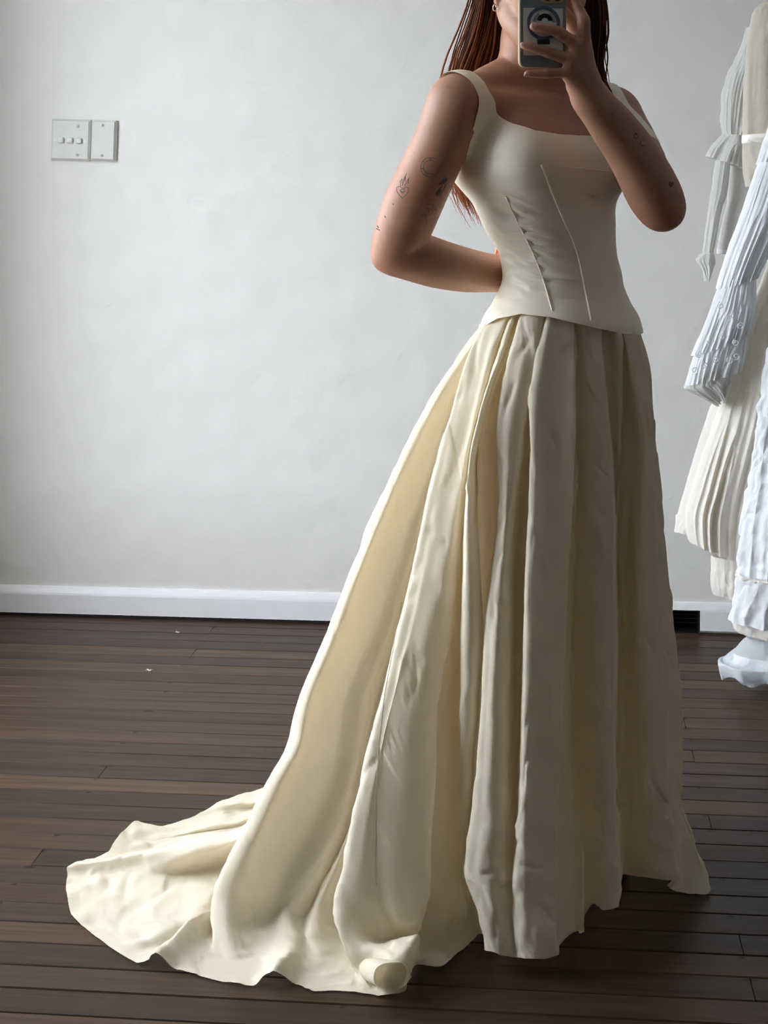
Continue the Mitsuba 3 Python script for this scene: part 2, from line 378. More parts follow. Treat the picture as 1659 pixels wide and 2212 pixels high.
# ---------------------------------------------------------------- the gown's skirt: fold lines from waist seam to hem
def ivory_at(V):
    a = meshkit.fbm(np.asarray(V) * [3, 3, 2.2] + 3, 3, 2)[:, None]
    b = meshkit.fbm(np.asarray(V) * [60, 60, 25], 2, 5)[:, None] - 0.5
    return np.clip((np.array([0.86, 0.785, 0.62]) * (1 - a) + np.array([0.895, 0.83, 0.69]) * a) * (1 + 0.05 * b), 0, 1)
VC = {'type': 'mesh_attribute', 'name': 'vertex_color'}
scene['ivory_satin'] = {'type': 'principledthin', 'base_color': VC, 'roughness': 0.37, 'eta': 1.45, 'spec_trans': 0.0, 'diff_trans': 0.6}
scene['ivory_bodice'] = {'type': 'twosided', 'bsdf': {'type': 'principled', 'base_color': VC, 'roughness': 0.5, 'specular': 0.4}}
scene['seam_thread'] = rough((0.62, 0.57, 0.45), 0.7)

BY = 2.85                                           # distance of the standing body's axis
def hipY(px): return BY - 0.115 * math.sqrt(max(0.0, 1 - ((px - 1213) / 172.0) ** 2))
cols = []
def col(pts, y0=None, y1=None, bulge=0.0, extra=()):
    """one fold line: pts (px, py) down the cloth, its distance running from y0 at the waist to y1 at the last of pts;
    a point may carry its own distance; extra: further points (px, py, distance) out along the floor"""
    pts = [tuple(p) for p in pts]
    if y0 is None: y0 = hipY(pts[0][0])
    p0, p1 = pts[0][1], pts[-1][1]; out = []
    for p in pts:
        t = (p[1] - p0) / max(p1 - p0, 1)
        Y = p[2] if len(p) > 2 else y0 + (y1 - y0) * t ** 0.92 + bulge * math.sin(math.pi * min(max(t, 0), 1))
        out.append(P(p[0], p[1], Y))
    for p in extra: out.append(P(*p))
    cols.append(np.array(out)); return pts
def fl(px, py, z=0.006): return (px, py, floorY(py, z))
def shift(pts, dx0, dx1):
    n = len(pts); a, b = pts[0][1], pts[-1][1]
    return [(p[0] + dx0 + (dx1 - dx0) * (p[1] - a) / (b - a), p[1]) for p in pts]
# --- train, lying out to the side (back of the skirt)
col([(1120, 690), (1010, 1200), (880, 1600)], 2.955, 3.22, 0.05, [fl(850, 1722)])
col([(1085, 693), (930, 1200), (760, 1600)], 2.945, 3.24, 0.05, [fl(680, 1695, .02), fl(640, 1697)])
col([(1070, 695), (860, 1200), (700, 1560)], 2.935, 3.15, 0.04, [fl(620, 1690, .05), fl(572, 1700, .012)])
col([(1060, 698), (830, 1200), (690, 1580)], 2.925, 3.08, 0.03, [fl(585, 1718, .04), fl(500, 1726, .02), fl(478, 1731, .010)])
col([(1056, 700), (815, 1220), (680, 1600)], 2.92, 3.02, 0.02, [fl(572, 1735, .02), fl(470, 1752, .008), fl(418, 1762)])
col([(1052, 702), (805, 1240), (672, 1600)], 2.915, 3.0, 0.02, [fl(560, 1752, .03), fl(450, 1785, .012), fl(335, 1784)])
col([(1050, 702), (800, 1250), (665, 1610)], 2.912, 2.98, 0.02, [fl(552, 1765, .02), fl(420, 1800, .006), fl(318, 1812, .008), fl(288, 1773, .022)])
col([(1048, 703), (797, 1250), (660, 1620)], 2.91, 2.97, 0.02, [fl(548, 1775, .02), fl(420, 1815, .006), fl(300, 1830), fl(243, 1818, .016)])
col([(1047, 704), (795, 1250), (655, 1630)], 2.91, 2.96, 0.02, [fl(545, 1790, .01), fl(430, 1828), fl(300, 1846), fl(222, 1846)])
z3 = [(533, 1778, 2.891), (440, 1806, 2.886), (343, 1832, 2.88), (240, 1851, 2.885), (147, 1866, 2.885)]
col([(1046, 705), (800, 1250), (640, 1640)], 2.905, 2.90, 0.0, z3)
col([(1045, 706), (795, 1255), (632, 1650)], 2.90, 2.87, 0.0, [(533, 1800, 2.83), (430, 1838, 2.83), (330, 1866, 2.86), (230, 1885, 2.87), (141, 1892, 2.865)])
col([(1044, 706), (795, 1255), (628, 1660)], 2.895, 2.84, 0.0, [fl(530, 1830, .05), fl(420, 1880, .012), fl(320, 1905, .01), fl(220, 1918, .006), fl(138, 1926)])
col([(1043, 707), (795, 1255), (625, 1670)], 2.89, 2.82, 0.0, [fl(528, 1860, .04), fl(420, 1920, .012), fl(320, 1945, .012), fl(230, 1960, .012), fl(149, 1973, .01)])
col([(1042, 707), (797, 1255), (620, 1680)], 2.885, 2.80, 0.0, [fl(524, 1890, .03), fl(430, 1955, .014), fl(340, 1985, .012), fl(260, 2010, .006), fl(178, 2003, .003)])
col([(1041, 708), (797, 1255), (618, 1690)], 2.885, 2.78, 0.0, [fl(515, 1915, .02), fl(440, 1975, .012), fl(360, 2010, .016), fl(290, 2035, .010), fl(229, 2040)])
col([(1040, 708), (797, 1255), (615, 1700)], 2.88, 2.76, 0.0, [fl(510, 1930, .02), fl(440, 1990, .006), fl(380, 2030, .004), fl(330, 2058, .004), fl(293, 2083, .003)])
col([(1039, 708), (797, 1255), (612, 1710)], 2.878, 2.74, 0.0, [fl(505, 1930, .03), fl(462, 1962, .035), fl(412, 1984, .035), fl(373, 2022, .034), fl(334, 2062, .028)])   # raised fold
col([(1038, 708), (797, 1255), (610, 1715)], 2.876, 2.735, 0.0, [fl(505, 1950, .02), fl(470, 1995, .004), fl(432, 2030, .010), fl(400, 2060, .014), fl(366, 2088, .010)])
col([(1037, 708), (800, 1250), (610, 1720)], 2.875, 2.73, 0.0, [fl(510, 1960, .015), fl(472, 2012, .003), fl(445, 2050, .006), fl(425, 2080, .008), fl(405, 2101, .006)])
# --- the visible folds, from the left outline to the right one
A = [(1035, 708), (991, 765), (944, 835), (905, 905), (862, 990), (833, 1050), (760, 1225), (700, 1379), (655, 1482), (634, 1546), (621, 1612), (580, 1684), (551, 1742), (533, 1780), (482, 1877), (454, 1958)]
col(A, 2.868, 2.662, 0.0, [fl(460, 2020, .02), fl(462, 2062, .004), fl(440, 2112, .004)])
A1 = [(a[0] + 12 + 22 * i / len(A), a[1]) for i, a in enumerate(A)]
col(A1, 2.850, 2.640, -0.006, [fl(492, 2030, .02), fl(492, 2070, .004), fl(475, 2121, .004)])
col([(1037, 715), (1000, 800), (940, 905), (880, 1050), (800, 1225), (757, 1379), (700, 1500), (668, 1612), (630, 1700), (585, 1800), (550, 1900), (530, 1975)], 2.845, 2.655, 0.02, [fl(530, 2040, .008), fl(525, 2080, .004), fl(512, 2128, .004)])
col([(1040, 720), (1005, 800), (965, 905), (925, 1020), (880, 1141), (812, 1350), (745, 1500), (728, 1621), (695, 1727), (630, 1850), (600, 1920), (580, 1985)], 2.84, 2.675, 0.05, [fl(572, 2045, .006), fl(562, 2085, .004), fl(545, 2131, .004)])
col([(1046, 720), (1012, 800), (982, 905), (945, 1020), (905, 1141), (845, 1350), (790, 1500), (765, 1650), (730, 1780), (670, 1900), (625, 1975)], 2.838, 2.66, 0.05, [fl(632, 2035, .022), fl(606, 2072, .034), fl(586, 2098, .030)])
col([(1052, 718), (1020, 800), (990, 905), (958, 1020), (920, 1141), (862, 1350), (815, 1500), (785, 1650), (752, 1790), (700, 1900), (660, 1985)], 2.838, 2.675, 0.055, [fl(662, 2045, .010), fl(650, 2090, .008), fl(640, 2128, .004)])
col([(1062, 715), (1032, 800), (1003, 905), (972, 1020), (932, 1141), (875, 1350), (830, 1500), (795, 1650), (762, 1780), (722, 1880), (684, 1972)], 2.838, 2.645, 0.05, [fl(684, 2045, .014), fl(690, 2095, .004), fl(672, 2142, .004)])
col([(1070, 712), (1042, 800), (1015, 905), (985, 1020), (945, 1141), (888, 1350), (845, 1500), (812, 1650), (780, 1800), (755, 1910), (735, 1985)], 2.84, 2.68, 0.05, [fl(735, 2050, .006), fl(735, 2095, .004), fl(720, 2141, .004)])
Bh = [(1066, 708), (1038, 800), (1008, 905), (980, 1020), (942, 1141), (885, 1350), (848, 1500), (822, 1650), (795, 1800), (770, 1930), (760, 2010)]
col(Bh, 2.835, 2.64, 0.035, [fl(760, 2060, .008), fl(770, 2100, .004), fl(765, 2146, .003)])
Cc = [(1052, 694), (1022, 741), (998, 802), (975, 890), (947, 990), (911, 1129), (878, 1277), (850, 1385), (827, 1486), (800, 1588), (776, 1690), (761, 1750), (746, 1844), (736, 1890), (719, 1963)]
col(Cc, 2.80, 2.56, -0.012, [(728, 2012, 2.53), (757, 2080, 2.515), fl(785, 2110, .012), fl(800, 2149, .004)])
col([(1060, 692), (1032, 741), (1009, 802), (988, 890), (963, 990), (931, 1129), (902, 1277), (877, 1385), (852, 1486), (826, 1588), (803, 1690), (790, 1750), (777, 1844), (768, 1890), (752, 1963)], 2.785, 2.54, -0.015, [(765, 2025, 2.52), (790, 2062, 2.50), (800, 2100, 2.50), fl(818, 2151, .005)])
col([(1072, 690), (1047, 760), (1025, 850), (1003, 950), (975, 1060), (955, 1141), (920, 1277), (892, 1385), (862, 1486), (838, 1588), (822, 1690), (815, 1750), (811, 1844), (813, 1916), (812, 1985)], 2.775, 2.545, -0.02, [(815, 2035, 2.55), (828, 2042, 2.49), (832, 2075, 2.455), (826, 2112, 2.44), fl(850, 2152, .008)])
col([(1085, 689), (1055, 770), (1038, 850), (1014, 950), (995, 1060), (980, 1141), (955, 1277), (930, 1385), (910, 1486), (895, 1588), (885, 1690), (880, 1750), (872, 1844), (868, 1916), (862, 1990)], 2.765, 2.545, -0.02, [(862, 2032, 2.58), (868, 2024, 2.50), (866, 2050, 2.455), (870, 2100, 2.44), fl(878, 2146, .012)])
Dd = [(1094, 688), (1062, 780), (1042, 862), (1020, 950), (1005, 1060), (996, 1141), (982, 1277), (968, 1385), (953, 1486), (944, 1576), (943, 1682), (933, 1802), (928, 1881), (927, 1929), (913, 1986)]
col(Dd, 2.76, 2.56, 0.0, [(900, 2025, 2.58), (902, 2022, 2.50), (896, 2050, 2.465), (888, 2090, 2.46), fl(884, 2120, .020)])
Dh = [(1096, 690), (1064, 780), (1043, 862), (1021, 950), (1004, 1060), (992, 1141), (972, 1277), (952, 1385), (935, 1486), (924, 1576), (918, 1682), (905, 1802), (900, 1881), (898, 1929), (893, 1986)]
col(Dh, 2.765, 2.64, 0.01, [fl(905, 2040, .02), fl(905, 2070, .03), (898, 2086, 2.54)])
col([(1098, 691), (1066, 780), (1045, 862), (1024, 950), (1010, 1060), (1000, 1141), (990, 1277), (977, 1400), (970, 1500), (968, 1682), (965, 1850), (960, 1929)], 2.768, 2.665, 0.02, [fl(962, 2010, .010), fl(945, 2060, .012), fl(938, 2090, .008)])
Fl = [(1103, 688, 2.755), (1078, 760, 2.735), (1044, 862, 2.702), (1027, 930, 2.68), (1014, 996, 2.662), (1007, 1096, 2.645), (1004, 1231, 2.628), (1000, 1382, 2.618), (999, 1500, 2.612), (994, 1621, 2.612), (994, 1712, 2.618), (988, 1850, 2.64), (982, 1950, 2.655)]
col(Fl, 2.755, 2.655, -0.02, [fl(985, 2015, .012), fl(968, 2056, .010), fl(957, 2088, .006)])
Fr = [(1112, 684), (1088, 760), (1054, 862), (1034, 950), (1026, 1000), (1026, 1096), (1033, 1200), (1041, 1307), (1043, 1370), (1035, 1531), (1027, 1621), (1022, 1727), (1004, 1844), (1001, 1900)]
col(Fr, 2.755, 2.645, -0.05, [fl(1008, 1970, .025), fl(1005, 2020, .012), fl(990, 2060, .006)])
col([(1118, 688), (1090, 775), (1058, 862), (1042, 930), (1036, 1000), (1032, 1096), (1030, 1200), (1030, 1307), (1026, 1400), (1015, 1531), (1008, 1621), (1003, 1727), (996, 1844), (1000, 1900)], 2.785, 2.70, 0.04, [fl(1020, 1965, .03), fl(1025, 1995, .016), fl(1018, 2038, .006)])
col([(1122, 690), (1095, 775), (1066, 862), (1058, 930), (1056, 1000), (1056, 1096), (1058, 1200), (1054, 1307), (1050, 1400), (1040, 1531), (1035, 1621), (1028, 1727), (1015, 1844), (1012, 1900)], 2.79, 2.72, 0.04, [fl(1030, 1965, .03), fl(1040, 1990, .012), fl(1043, 2019, .006)])
H = [(1125, 677), (1110, 727), (1093, 775), (1083, 835), (1073, 896), (1069, 947), (1072, 990), (1077, 1069), (1072, 1156), (1062, 1231), (1053, 1307), (1048, 1350), (1041, 1486), (1036, 1561), (1030, 1621), (1023, 1727), (1012, 1787), (1002, 1882), (1017, 1936), (1039, 1984), (1051, 2054)]
col([(p[0] + 12 + 14 * i / len(H), p[1] + (4 if i == 0 else -10 * (i == len(H) - 1))) for i, p in enumerate(H)], 2.785, 2.62, 0.03)
col(H, 2.75, 2.535, -0.012)
col([(1137, 680), (1122, 745), (1105, 835), (1086, 930), (1084, 990), (1086, 1069), (1081, 1156), (1073, 1231), (1064, 1330), (1055, 1486), (1048, 1621), (1040, 1760), (1028, 1882), (1043, 1984), (1063, 2060)], 2.738, 2.51, -0.016)
col([(1153, 683), (1140, 760), (1124, 835), (1108, 930), (1103, 990), (1098, 1069), (1093, 1156), (1086, 1231), (1079, 1350), (1072, 1486), (1070, 1621), (1064, 1787), (1058, 1882), (1066, 1984), (1080, 2067)], 2.733, 2.503, -0.016)
col([(1172, 688), (1162, 760), (1147, 835), (1133, 930), (1127, 990), (1115, 1066), (1106, 1156), (1100, 1250), (1101, 1350), (1098, 1486), (1096, 1621), (1092, 1787), (1085, 1900), (1090, 1984), (1097, 2070)], 2.734, 2.508, 0.0)
col([(1177, 690), (1168, 760), (1150, 862), (1140, 940), (1134, 1066), (1124, 1156), (1116, 1262), (1113, 1400), (1109, 1561), (1107, 1772), (1102, 1900), (1104, 1984), (1107, 2072)], 2.752, 2.512, 0.036)
col([(1182, 693), (1172, 760), (1158, 862), (1152, 940), (1150, 1066), (1146, 1156), (1140, 1262), (1134, 1400), (1122, 1561), (1112, 1772), (1106, 1900), (1108, 1984), (1112, 2072)], 2.76, 2.512, 0.04)
Jc = [(1179, 689), (1169, 727), (1157, 771), (1147, 829), (1143, 862), (1142, 930), (1143, 990), (1140, 1081), (1138, 1171), (1133, 1262), (1130, 1352), (1126, 1501), (1125, 1561), (1123, 1651), (1120, 1772), (1116, 1801), (1110, 1902), (1112, 1963), (1120, 2073)]
col(Jc, 2.735, 2.503, -0.014)
col([(1189, 690), (1179, 740), (1166, 800), (1157, 862), (1155, 930), (1156, 990), (1155, 1081), (1153, 1171), (1150, 1262), (1147, 1400), (1141, 1501), (1137, 1651), (1133, 1772), (1128, 1902), (1130, 1963), (1136, 2075)], 2.727, 2.494, -0.02)
col([(1205, 692), (1196, 760), (1187, 862), (1180, 990), (1180, 1081), (1181, 1171), (1180, 1262), (1178, 1400), (1168, 1501), (1157, 1651), (1152, 1772), (1148, 1902), (1150, 1984), (1160, 2075)], 2.731, 2.492, -0.008)
col([(1224, 694), (1218, 862), (1212, 1081), (1208, 1262), (1204, 1400), (1194, 1561), (1184, 1772), (1180, 1902), (1186, 2074)], 2.733, 2.497, 0.0)
K = [(1241, 697), (1243, 795), (1243, 896), (1240, 990), (1237, 1066), (1232, 1171), (1226, 1322), (1223, 1397), (1220, 1470), (1217, 1546), (1214, 1651), (1208, 1727), (1205, 1818), (1204, 1970), (1208, 2066)]
col(K, 2.736, 2.515, -0.004)
col(shift(K, -10, -16), 2.742, 2.575, 0.012)
col([(1238, 700), (1240, 795), (1241, 896), (1240, 990), (1238, 1066), (1236, 1171), (1233, 1350), (1230, 1501), (1230, 1621), (1233, 1727), (1235, 1818), (1236, 1953), (1237, 2019)], 2.746, 2.595, 0.012)
L = [(1242, 697), (1244, 795), (1245, 896), (1244, 990), (1242, 1066), (1240, 1171), (1238, 1350), (1239, 1501), (1241, 1621), (1250, 1700), (1256, 1784), (1262, 1869), (1263, 1953), (1265, 2016)]
col(L, 2.744, 2.588, 0.006)
col(shift(L, -6, -18), 2.752, 2.66, 0.02)
col([(1250, 699), (1252, 896), (1252, 1066), (1251, 1171), (1252, 1350), (1258, 1501), (1264, 1621), (1272, 1784), (1276, 1869), (1278, 1957)], 2.748, 2.645, 0.012)
col([(1268, 705), (1272, 896), (1278, 1171), (1282, 1350), (1288, 1621), (1296, 1784), (1298, 1869), (1300, 1969)], 2.742, 2.622, -0.004)
col([(1287, 711), (1302, 896), (1311, 1171), (1315, 1350), (1317, 1621), (1321, 1784), (1325, 1869), (1322, 1968)], 2.744, 2.622, -0.006)
N = [(1300, 714), (1303, 778), (1312, 862), (1320, 940), (1325, 990), (1330, 1096), (1331, 1201), (1333, 1322), (1334, 1400), (1333, 1531), (1332, 1700), (1336, 1772), (1343, 1869), (1341, 1910), (1337, 1960)]
col(N, 2.75, 2.64, -0.002)
col(shift(N, -8, -16), 2.764, 2.73, 0.02)
col([(1312, 717), (1318, 780), (1324, 862), (1328, 940), (1330, 1000), (1328, 1096), (1325, 1201), (1322, 1400), (1322, 1600), (1326, 1784), (1332, 1893)], 2.772, 2.75, 0.015)
col([(1330, 719), (1333, 780), (1335, 862), (1336, 930), (1335, 1000), (1331, 1096), (1328, 1201), (1328, 1400), (1328, 1600), (1332, 1784), (1338, 1893)], 2.760, 2.745, 0.012)
col([(1344, 721), (1345, 780), (1344, 862), (1343, 930), (1340, 1000), (1335, 1096), (1332, 1201), (1332, 1400), (1332, 1600), (1336, 1784), (1342, 1893)], 2.764, 2.745, 0.012)
col([(1343, 722), (1342, 780), (1340, 862), (1340, 930), (1338, 1000), (1337, 1096), (1336, 1201), (1336, 1400), (1336, 1600), (1341, 1784), (1348, 1893)], 2.795, 2.775, 0.02)
col([(1347, 724), (1354, 800), (1362, 862), (1366, 930), (1364, 1050), (1358, 1201), (1356, 1400), (1356, 1600), (1360, 1784), (1368, 1896)], 2.792, 2.765, 0.02)
col([(1347, 722), (1366, 822), (1381, 896), (1389, 990), (1386, 1050), (1380, 1141), (1378, 1400), (1385, 1600), (1392, 1784), (1402, 1899)], 2.775, 2.712, -0.004)
col([(1362, 722), (1380, 815), (1394, 880), (1401, 990), (1403, 1080), (1404, 1201), (1407, 1400), (1414, 1600), (1424, 1772), (1437, 1903)], 2.785, 2.705, -0.006)
Rr = [(1376, 722), (1390, 790), (1400, 850), (1407, 900), (1410, 1006), (1418, 1111), (1422, 1201), (1428, 1322), (1431, 1400), (1437, 1486), (1443, 1576), (1449, 1682), (1455, 1772), (1461, 1847), (1469, 1905)]
col(Rr, 2.80, 2.715, 0.0)
col(shift(Rr, -8, -14), 2.82, 2.76, 0.02)
col([(1374, 716), (1392, 760), (1404, 810), (1408, 896), (1416, 1006), (1425, 1111), (1432, 1216), (1438, 1307), (1447, 1397), (1455, 1501), (1458, 1591), (1460, 1682), (1460, 1800), (1462, 1905)], 2.84, 2.79, 0.02, [fl(1440, 1917, .02)])
S = [(1379, 712), (1393, 751), (1403, 802), (1412, 896), (1422, 990), (1431, 1081), (1440, 1216), (1449, 1307), (1460, 1397), (1467, 1440), (1472, 1501), (1475, 1591), (1473, 1682), (1471, 1736), (1474, 1830), (1474, 1900)]
col(S, 2.86, 2.815, 0.02, [fl(1470, 1927, .008)])
# --- the piece that drags out behind on the right, then round the hidden back
col([(1374, 706), (1388, 760), (1400, 896), (1415, 1040), (1428, 1216), (1442, 1397), (1455, 1591), (1465, 1700), (1473, 1742), (1490, 1810), (1505, 1870)], 2.88, 2.83, 0.03, [fl(1505, 1932, .006)])
col([(1370, 702), (1384, 760), (1396, 896), (1410, 1040), (1422, 1216), (1436, 1397), (1448, 1591), (1460, 1690), (1473, 1739), (1488, 1774), (1507, 1835), (1526, 1889)], 2.89, 2.84, 0.03, [fl(1533, 1925, .006)])
col([(1365, 698), (1380, 760), (1390, 896), (1405, 1100), (1420, 1300), (1436, 1591), (1450, 1700), (1470, 1760), (1490, 1810)], 2.90, 2.95, 0.03, [fl(1500, 1858, .006)])
col([(1345, 692), (1360, 896), (1380, 1200), (1400, 1500), (1410, 1700)], 2.94, 3.02, 0.03, [fl(1420, 1800)])
col([(1290, 688), (1290, 896), (1290, 1200), (1290, 1500), (1285, 1680)], 2.962, 3.1, 0.03, [fl(1285, 1770)])
col([(1230, 686), (1200, 896), (1160, 1200), (1120, 1500), (1110, 1650)], 2.965, 3.14, 0.04, [fl(1100, 1745)])

def build_skirt(rows=300, sub=6):
    res = []
    for c in cols:
        # smooth curve through the points, sampled evenly along its length
        top = c[0] + np.array([(0.331 - c[0][0]) * .17, (BY - c[0][1]) * .17, .016]); c = np.vstack([[top], c])
        n = len(c); fine = catmull(c, np.linspace(0, n - 1, n * 24))
        s = np.r_[0, np.cumsum(np.linalg.norm(np.diff(fine, axis=0), axis=1))]; s /= s[-1]
        q = np.linspace(0, 1, rows)
        g = np.stack([np.interp(q, s, fine[:, k]) for k in range(3)], 1)
        from scipy.ndimage import gaussian_filter1d
        g = gaussian_filter1d(g, 2.0, axis=0, mode='nearest')
        res.append(g)
    Gc = np.stack(res, 0)                                   # (columns, rows, 3)
    n = len(Gc)
    G = catmull(Gc, np.arange(n * sub) / sub, periodic=True).transpose(1, 0, 2)
    # creases and puckers in the cloth
    N_ = vnormals(np.concatenate([G, G[:, :1]], 1))[:, :-1]
    t = np.linspace(0, 1, rows)[:, None]
    q1 = np.stack([G[..., 0] * 9, G[..., 1] * 9, G[..., 2] * 4], -1)
    w = meshkit.fbm(q1 + 5, 3, 3) - 0.5
    q2 = np.stack([G[..., 0] * 26 + G[..., 2] * 9, G[..., 1] * 26, G[..., 2] * 14], -1)
    rid = 1 - np.abs(2 * meshkit.fbm(q2, 3, 9) - 1)
    low = np.clip((t - 0.7) / 0.25, 0, 1)
    amp = np.clip(t / 0.08, 0, 1)
    disp = (0.007 * w + 0.0035 * (rid - 0.8) * (0.6 + 2.6 * low)) * amp
    # pressed-in crease strokes, sharp little ridges that run mostly down the cloth
    rg = np.random.default_rng(12); Vf = G.reshape(-1, 3); nr, nc = G.shape[:2]
    from scipy.spatial import cKDTree
    tree = cKDTree(Vf); cr = np.zeros(len(Vf))
    for k in range(520):
        tt = rg.uniform(.02, .30) if k < 110 else rg.uniform(.25, .98)
        i, j = int(tt * (nr - 1)), int(rg.integers(nc))
        p = G[i, j]; dn = G[min(i + 6, nr - 1), j] - G[max(i - 6, 0), j]; ac = G[i, (j + 2) % nc] - G[i, j - 2]
        dn = dn / (np.linalg.norm(dn) + 1e-9); ac = ac / (np.linalg.norm(ac) + 1e-9)
        an = rg.normal(0, .35 if tt < .7 else .8); d = dn * math.cos(an) + ac * math.sin(an)
        L_ = rg.uniform(.015, .07) * (1.3 if tt < .3 else 1); wd = rg.uniform(.0030, .0060); sg = rg.choice([-1, 1, 1]) * rg.uniform(.0015, .0038) * (1.5 if tt > .8 else 1)
        idx = np.array(tree.query_ball_point(p, L_ + .02)); q = Vf[idx] - p
        al = q @ d; r2 = (q * q).sum(1) - al * al
        cr[idx] += sg * np.exp(-np.maximum(r2, 0) / wd ** 2) * np.clip(1 - (al / L_) ** 2, 0, 1)
    disp = disp + cr.reshape(nr, nc) * np.clip(amp, 0, 1)
    G = G + N_ * disp[..., None]
    G[..., 2] = np.maximum(G[..., 2], 0.0035)
    return G
SK = build_skirt()
person = tag(key('person'), 'person in an ivory corset gown with long train, phone held before the face', 'person')
dress = person + '__wedding_dress'
skirt_mesh = grid_mesh(SK, periodic=True)
add('skirt', skirt_mesh, 'ivory_satin', dress, smooth=True, color=ivory_at(skirt_mesh.vertices))
PHY = 2.552                                          # distance of the phone
# ---------------------------------------------------------------- the body: one continuous figure, joints placed to the pose
PSI = math.radians(37)                               # the torso is turned towards the picture's right
UL = np.array([-math.cos(PSI), -math.sin(PSI), 0.0])  # across, towards the shoulder on the left of the picture
UF = np.array([math.sin(PSI), -math.cos(PSI), 0.0])   # forwards out of the chest
SEC = [(190, 1160, 95, .52), (205, 1161, 122, .52), (225, 1163, 150, .54), (260, 1163, 166, .62), (300, 1163, 172, .72), (340, 1163, 174, .78), (375, 1164, 174, .77), (441, 1177, 151, .76),
       (500, 1191, 137, .76), (550, 1207, 124.5, .77), (600, 1215, 127, .78), (650, 1213, 142, .79), (690, 1213, 158, .78), (725, 1214, 162, .78), (800, 1214, 160, .78), (900, 1216, 130, .78)]
SZ = np.array([CAMZ - (s[0] - HY) * BY / F for s in SEC])[::-1]
SX = np.array([(s[1] - HX) * BY / F for s in SEC])[::-1]
SA = np.array([s[2] * BY / F / math.sqrt(math.cos(PSI) ** 2 + (s[3] * math.sin(PSI)) ** 2) for s in SEC])[::-1]
SB = SA * np.array([s[3] for s in SEC])[::-1]
from scipy.interpolate import PchipInterpolator as PC
fX, fA, fB = PC(SZ, SX), PC(SZ, SA), PC(SZ, SB)
def torso(fld, grow=0.0, k=0.0, zlo=None, slim=False):
    z0, z1 = (zlo or SZ[0]), SZ[-1]
    sl, (x, y, z) = fld.sub(np.array([0.02, 2.6, z0 - 0.03]), np.array([0.56, 3.1, z1 + 0.03]))
    zz = np.clip(z, SZ[0], SZ[-1]); zf = zz.ravel()
    cx, a, b = (np.float32(f(zf)).reshape(zz.shape) for f in (fX, fA, fB))
    dx, dy = x - cx, y - BY
    u = dx * UL[0] + dy * UL[1]; w = dx * UF[0] + dy * UF[1]
    a, b = a + grow, b + grow
    if slim:
        q = np.clip((zz - .985) / .055, 0, 1); a, b = a * (.62 + .38 * q), b * (.50 + .50 * q)
    k0 = np.sqrt((u / a) ** 2 + (w / b) ** 2) + 1e-6; k1 = np.sqrt((u / a ** 2) ** 2 + (w / b ** 2) ** 2) + 1e-6
    d = k0 * (k0 - 1) / k1
    d = np.maximum(d, np.maximum(z - z1, z0 - z))
    fld.join(sl, d.astype(np.float32), k)
def loc(u, w, py):
    z = CAMZ - (py - HY) * BY / F
    return np.array([float(fX(np.clip(z, SZ[0], SZ[-1]))), BY, z]) + u * UL + w * UF
SHL, SHR = loc(0.186, 0, 226), loc(-0.186, 0, 236)
def girdle(f, g=0.0):
    'shoulders, collar bones, bust, shoulder blades'
    nb = P(1160, 145, 2.875)
    f.bone(P(1158, 150, 2.87), P(1010, 204, 2.76), .050 + g, .030 + g, .04)
    f.bone(P(1165, 150, 2.87), P(1312, 226, 2.94), .050 + g, .030 + g, .04)
    f.ball(SHL + [0, 0, -.004], .046 + g, .03); f.ball(SHR + [0, 0, -.004], .044 + g, .03)
    f.bone(loc(.02, .075, 232), SHL + UF * .02, .012 + g, .016 + g, .03); f.bone(loc(-.02, .075, 232), SHR + UF * .02, .012 + g, .016 + g, .03)
    for s_ in (1, -1):
        f.ball(loc(.072 * s_, .070, 335), np.array([.062, .044, .058]) + g, .05, axes=[UL, UF, [0, 0, 1]])
        f.ball(loc(.085 * s_, -.06, 290), np.array([.06, .035, .08]) + g, .05, axes=[UL, UF, [0, 0, 1]])
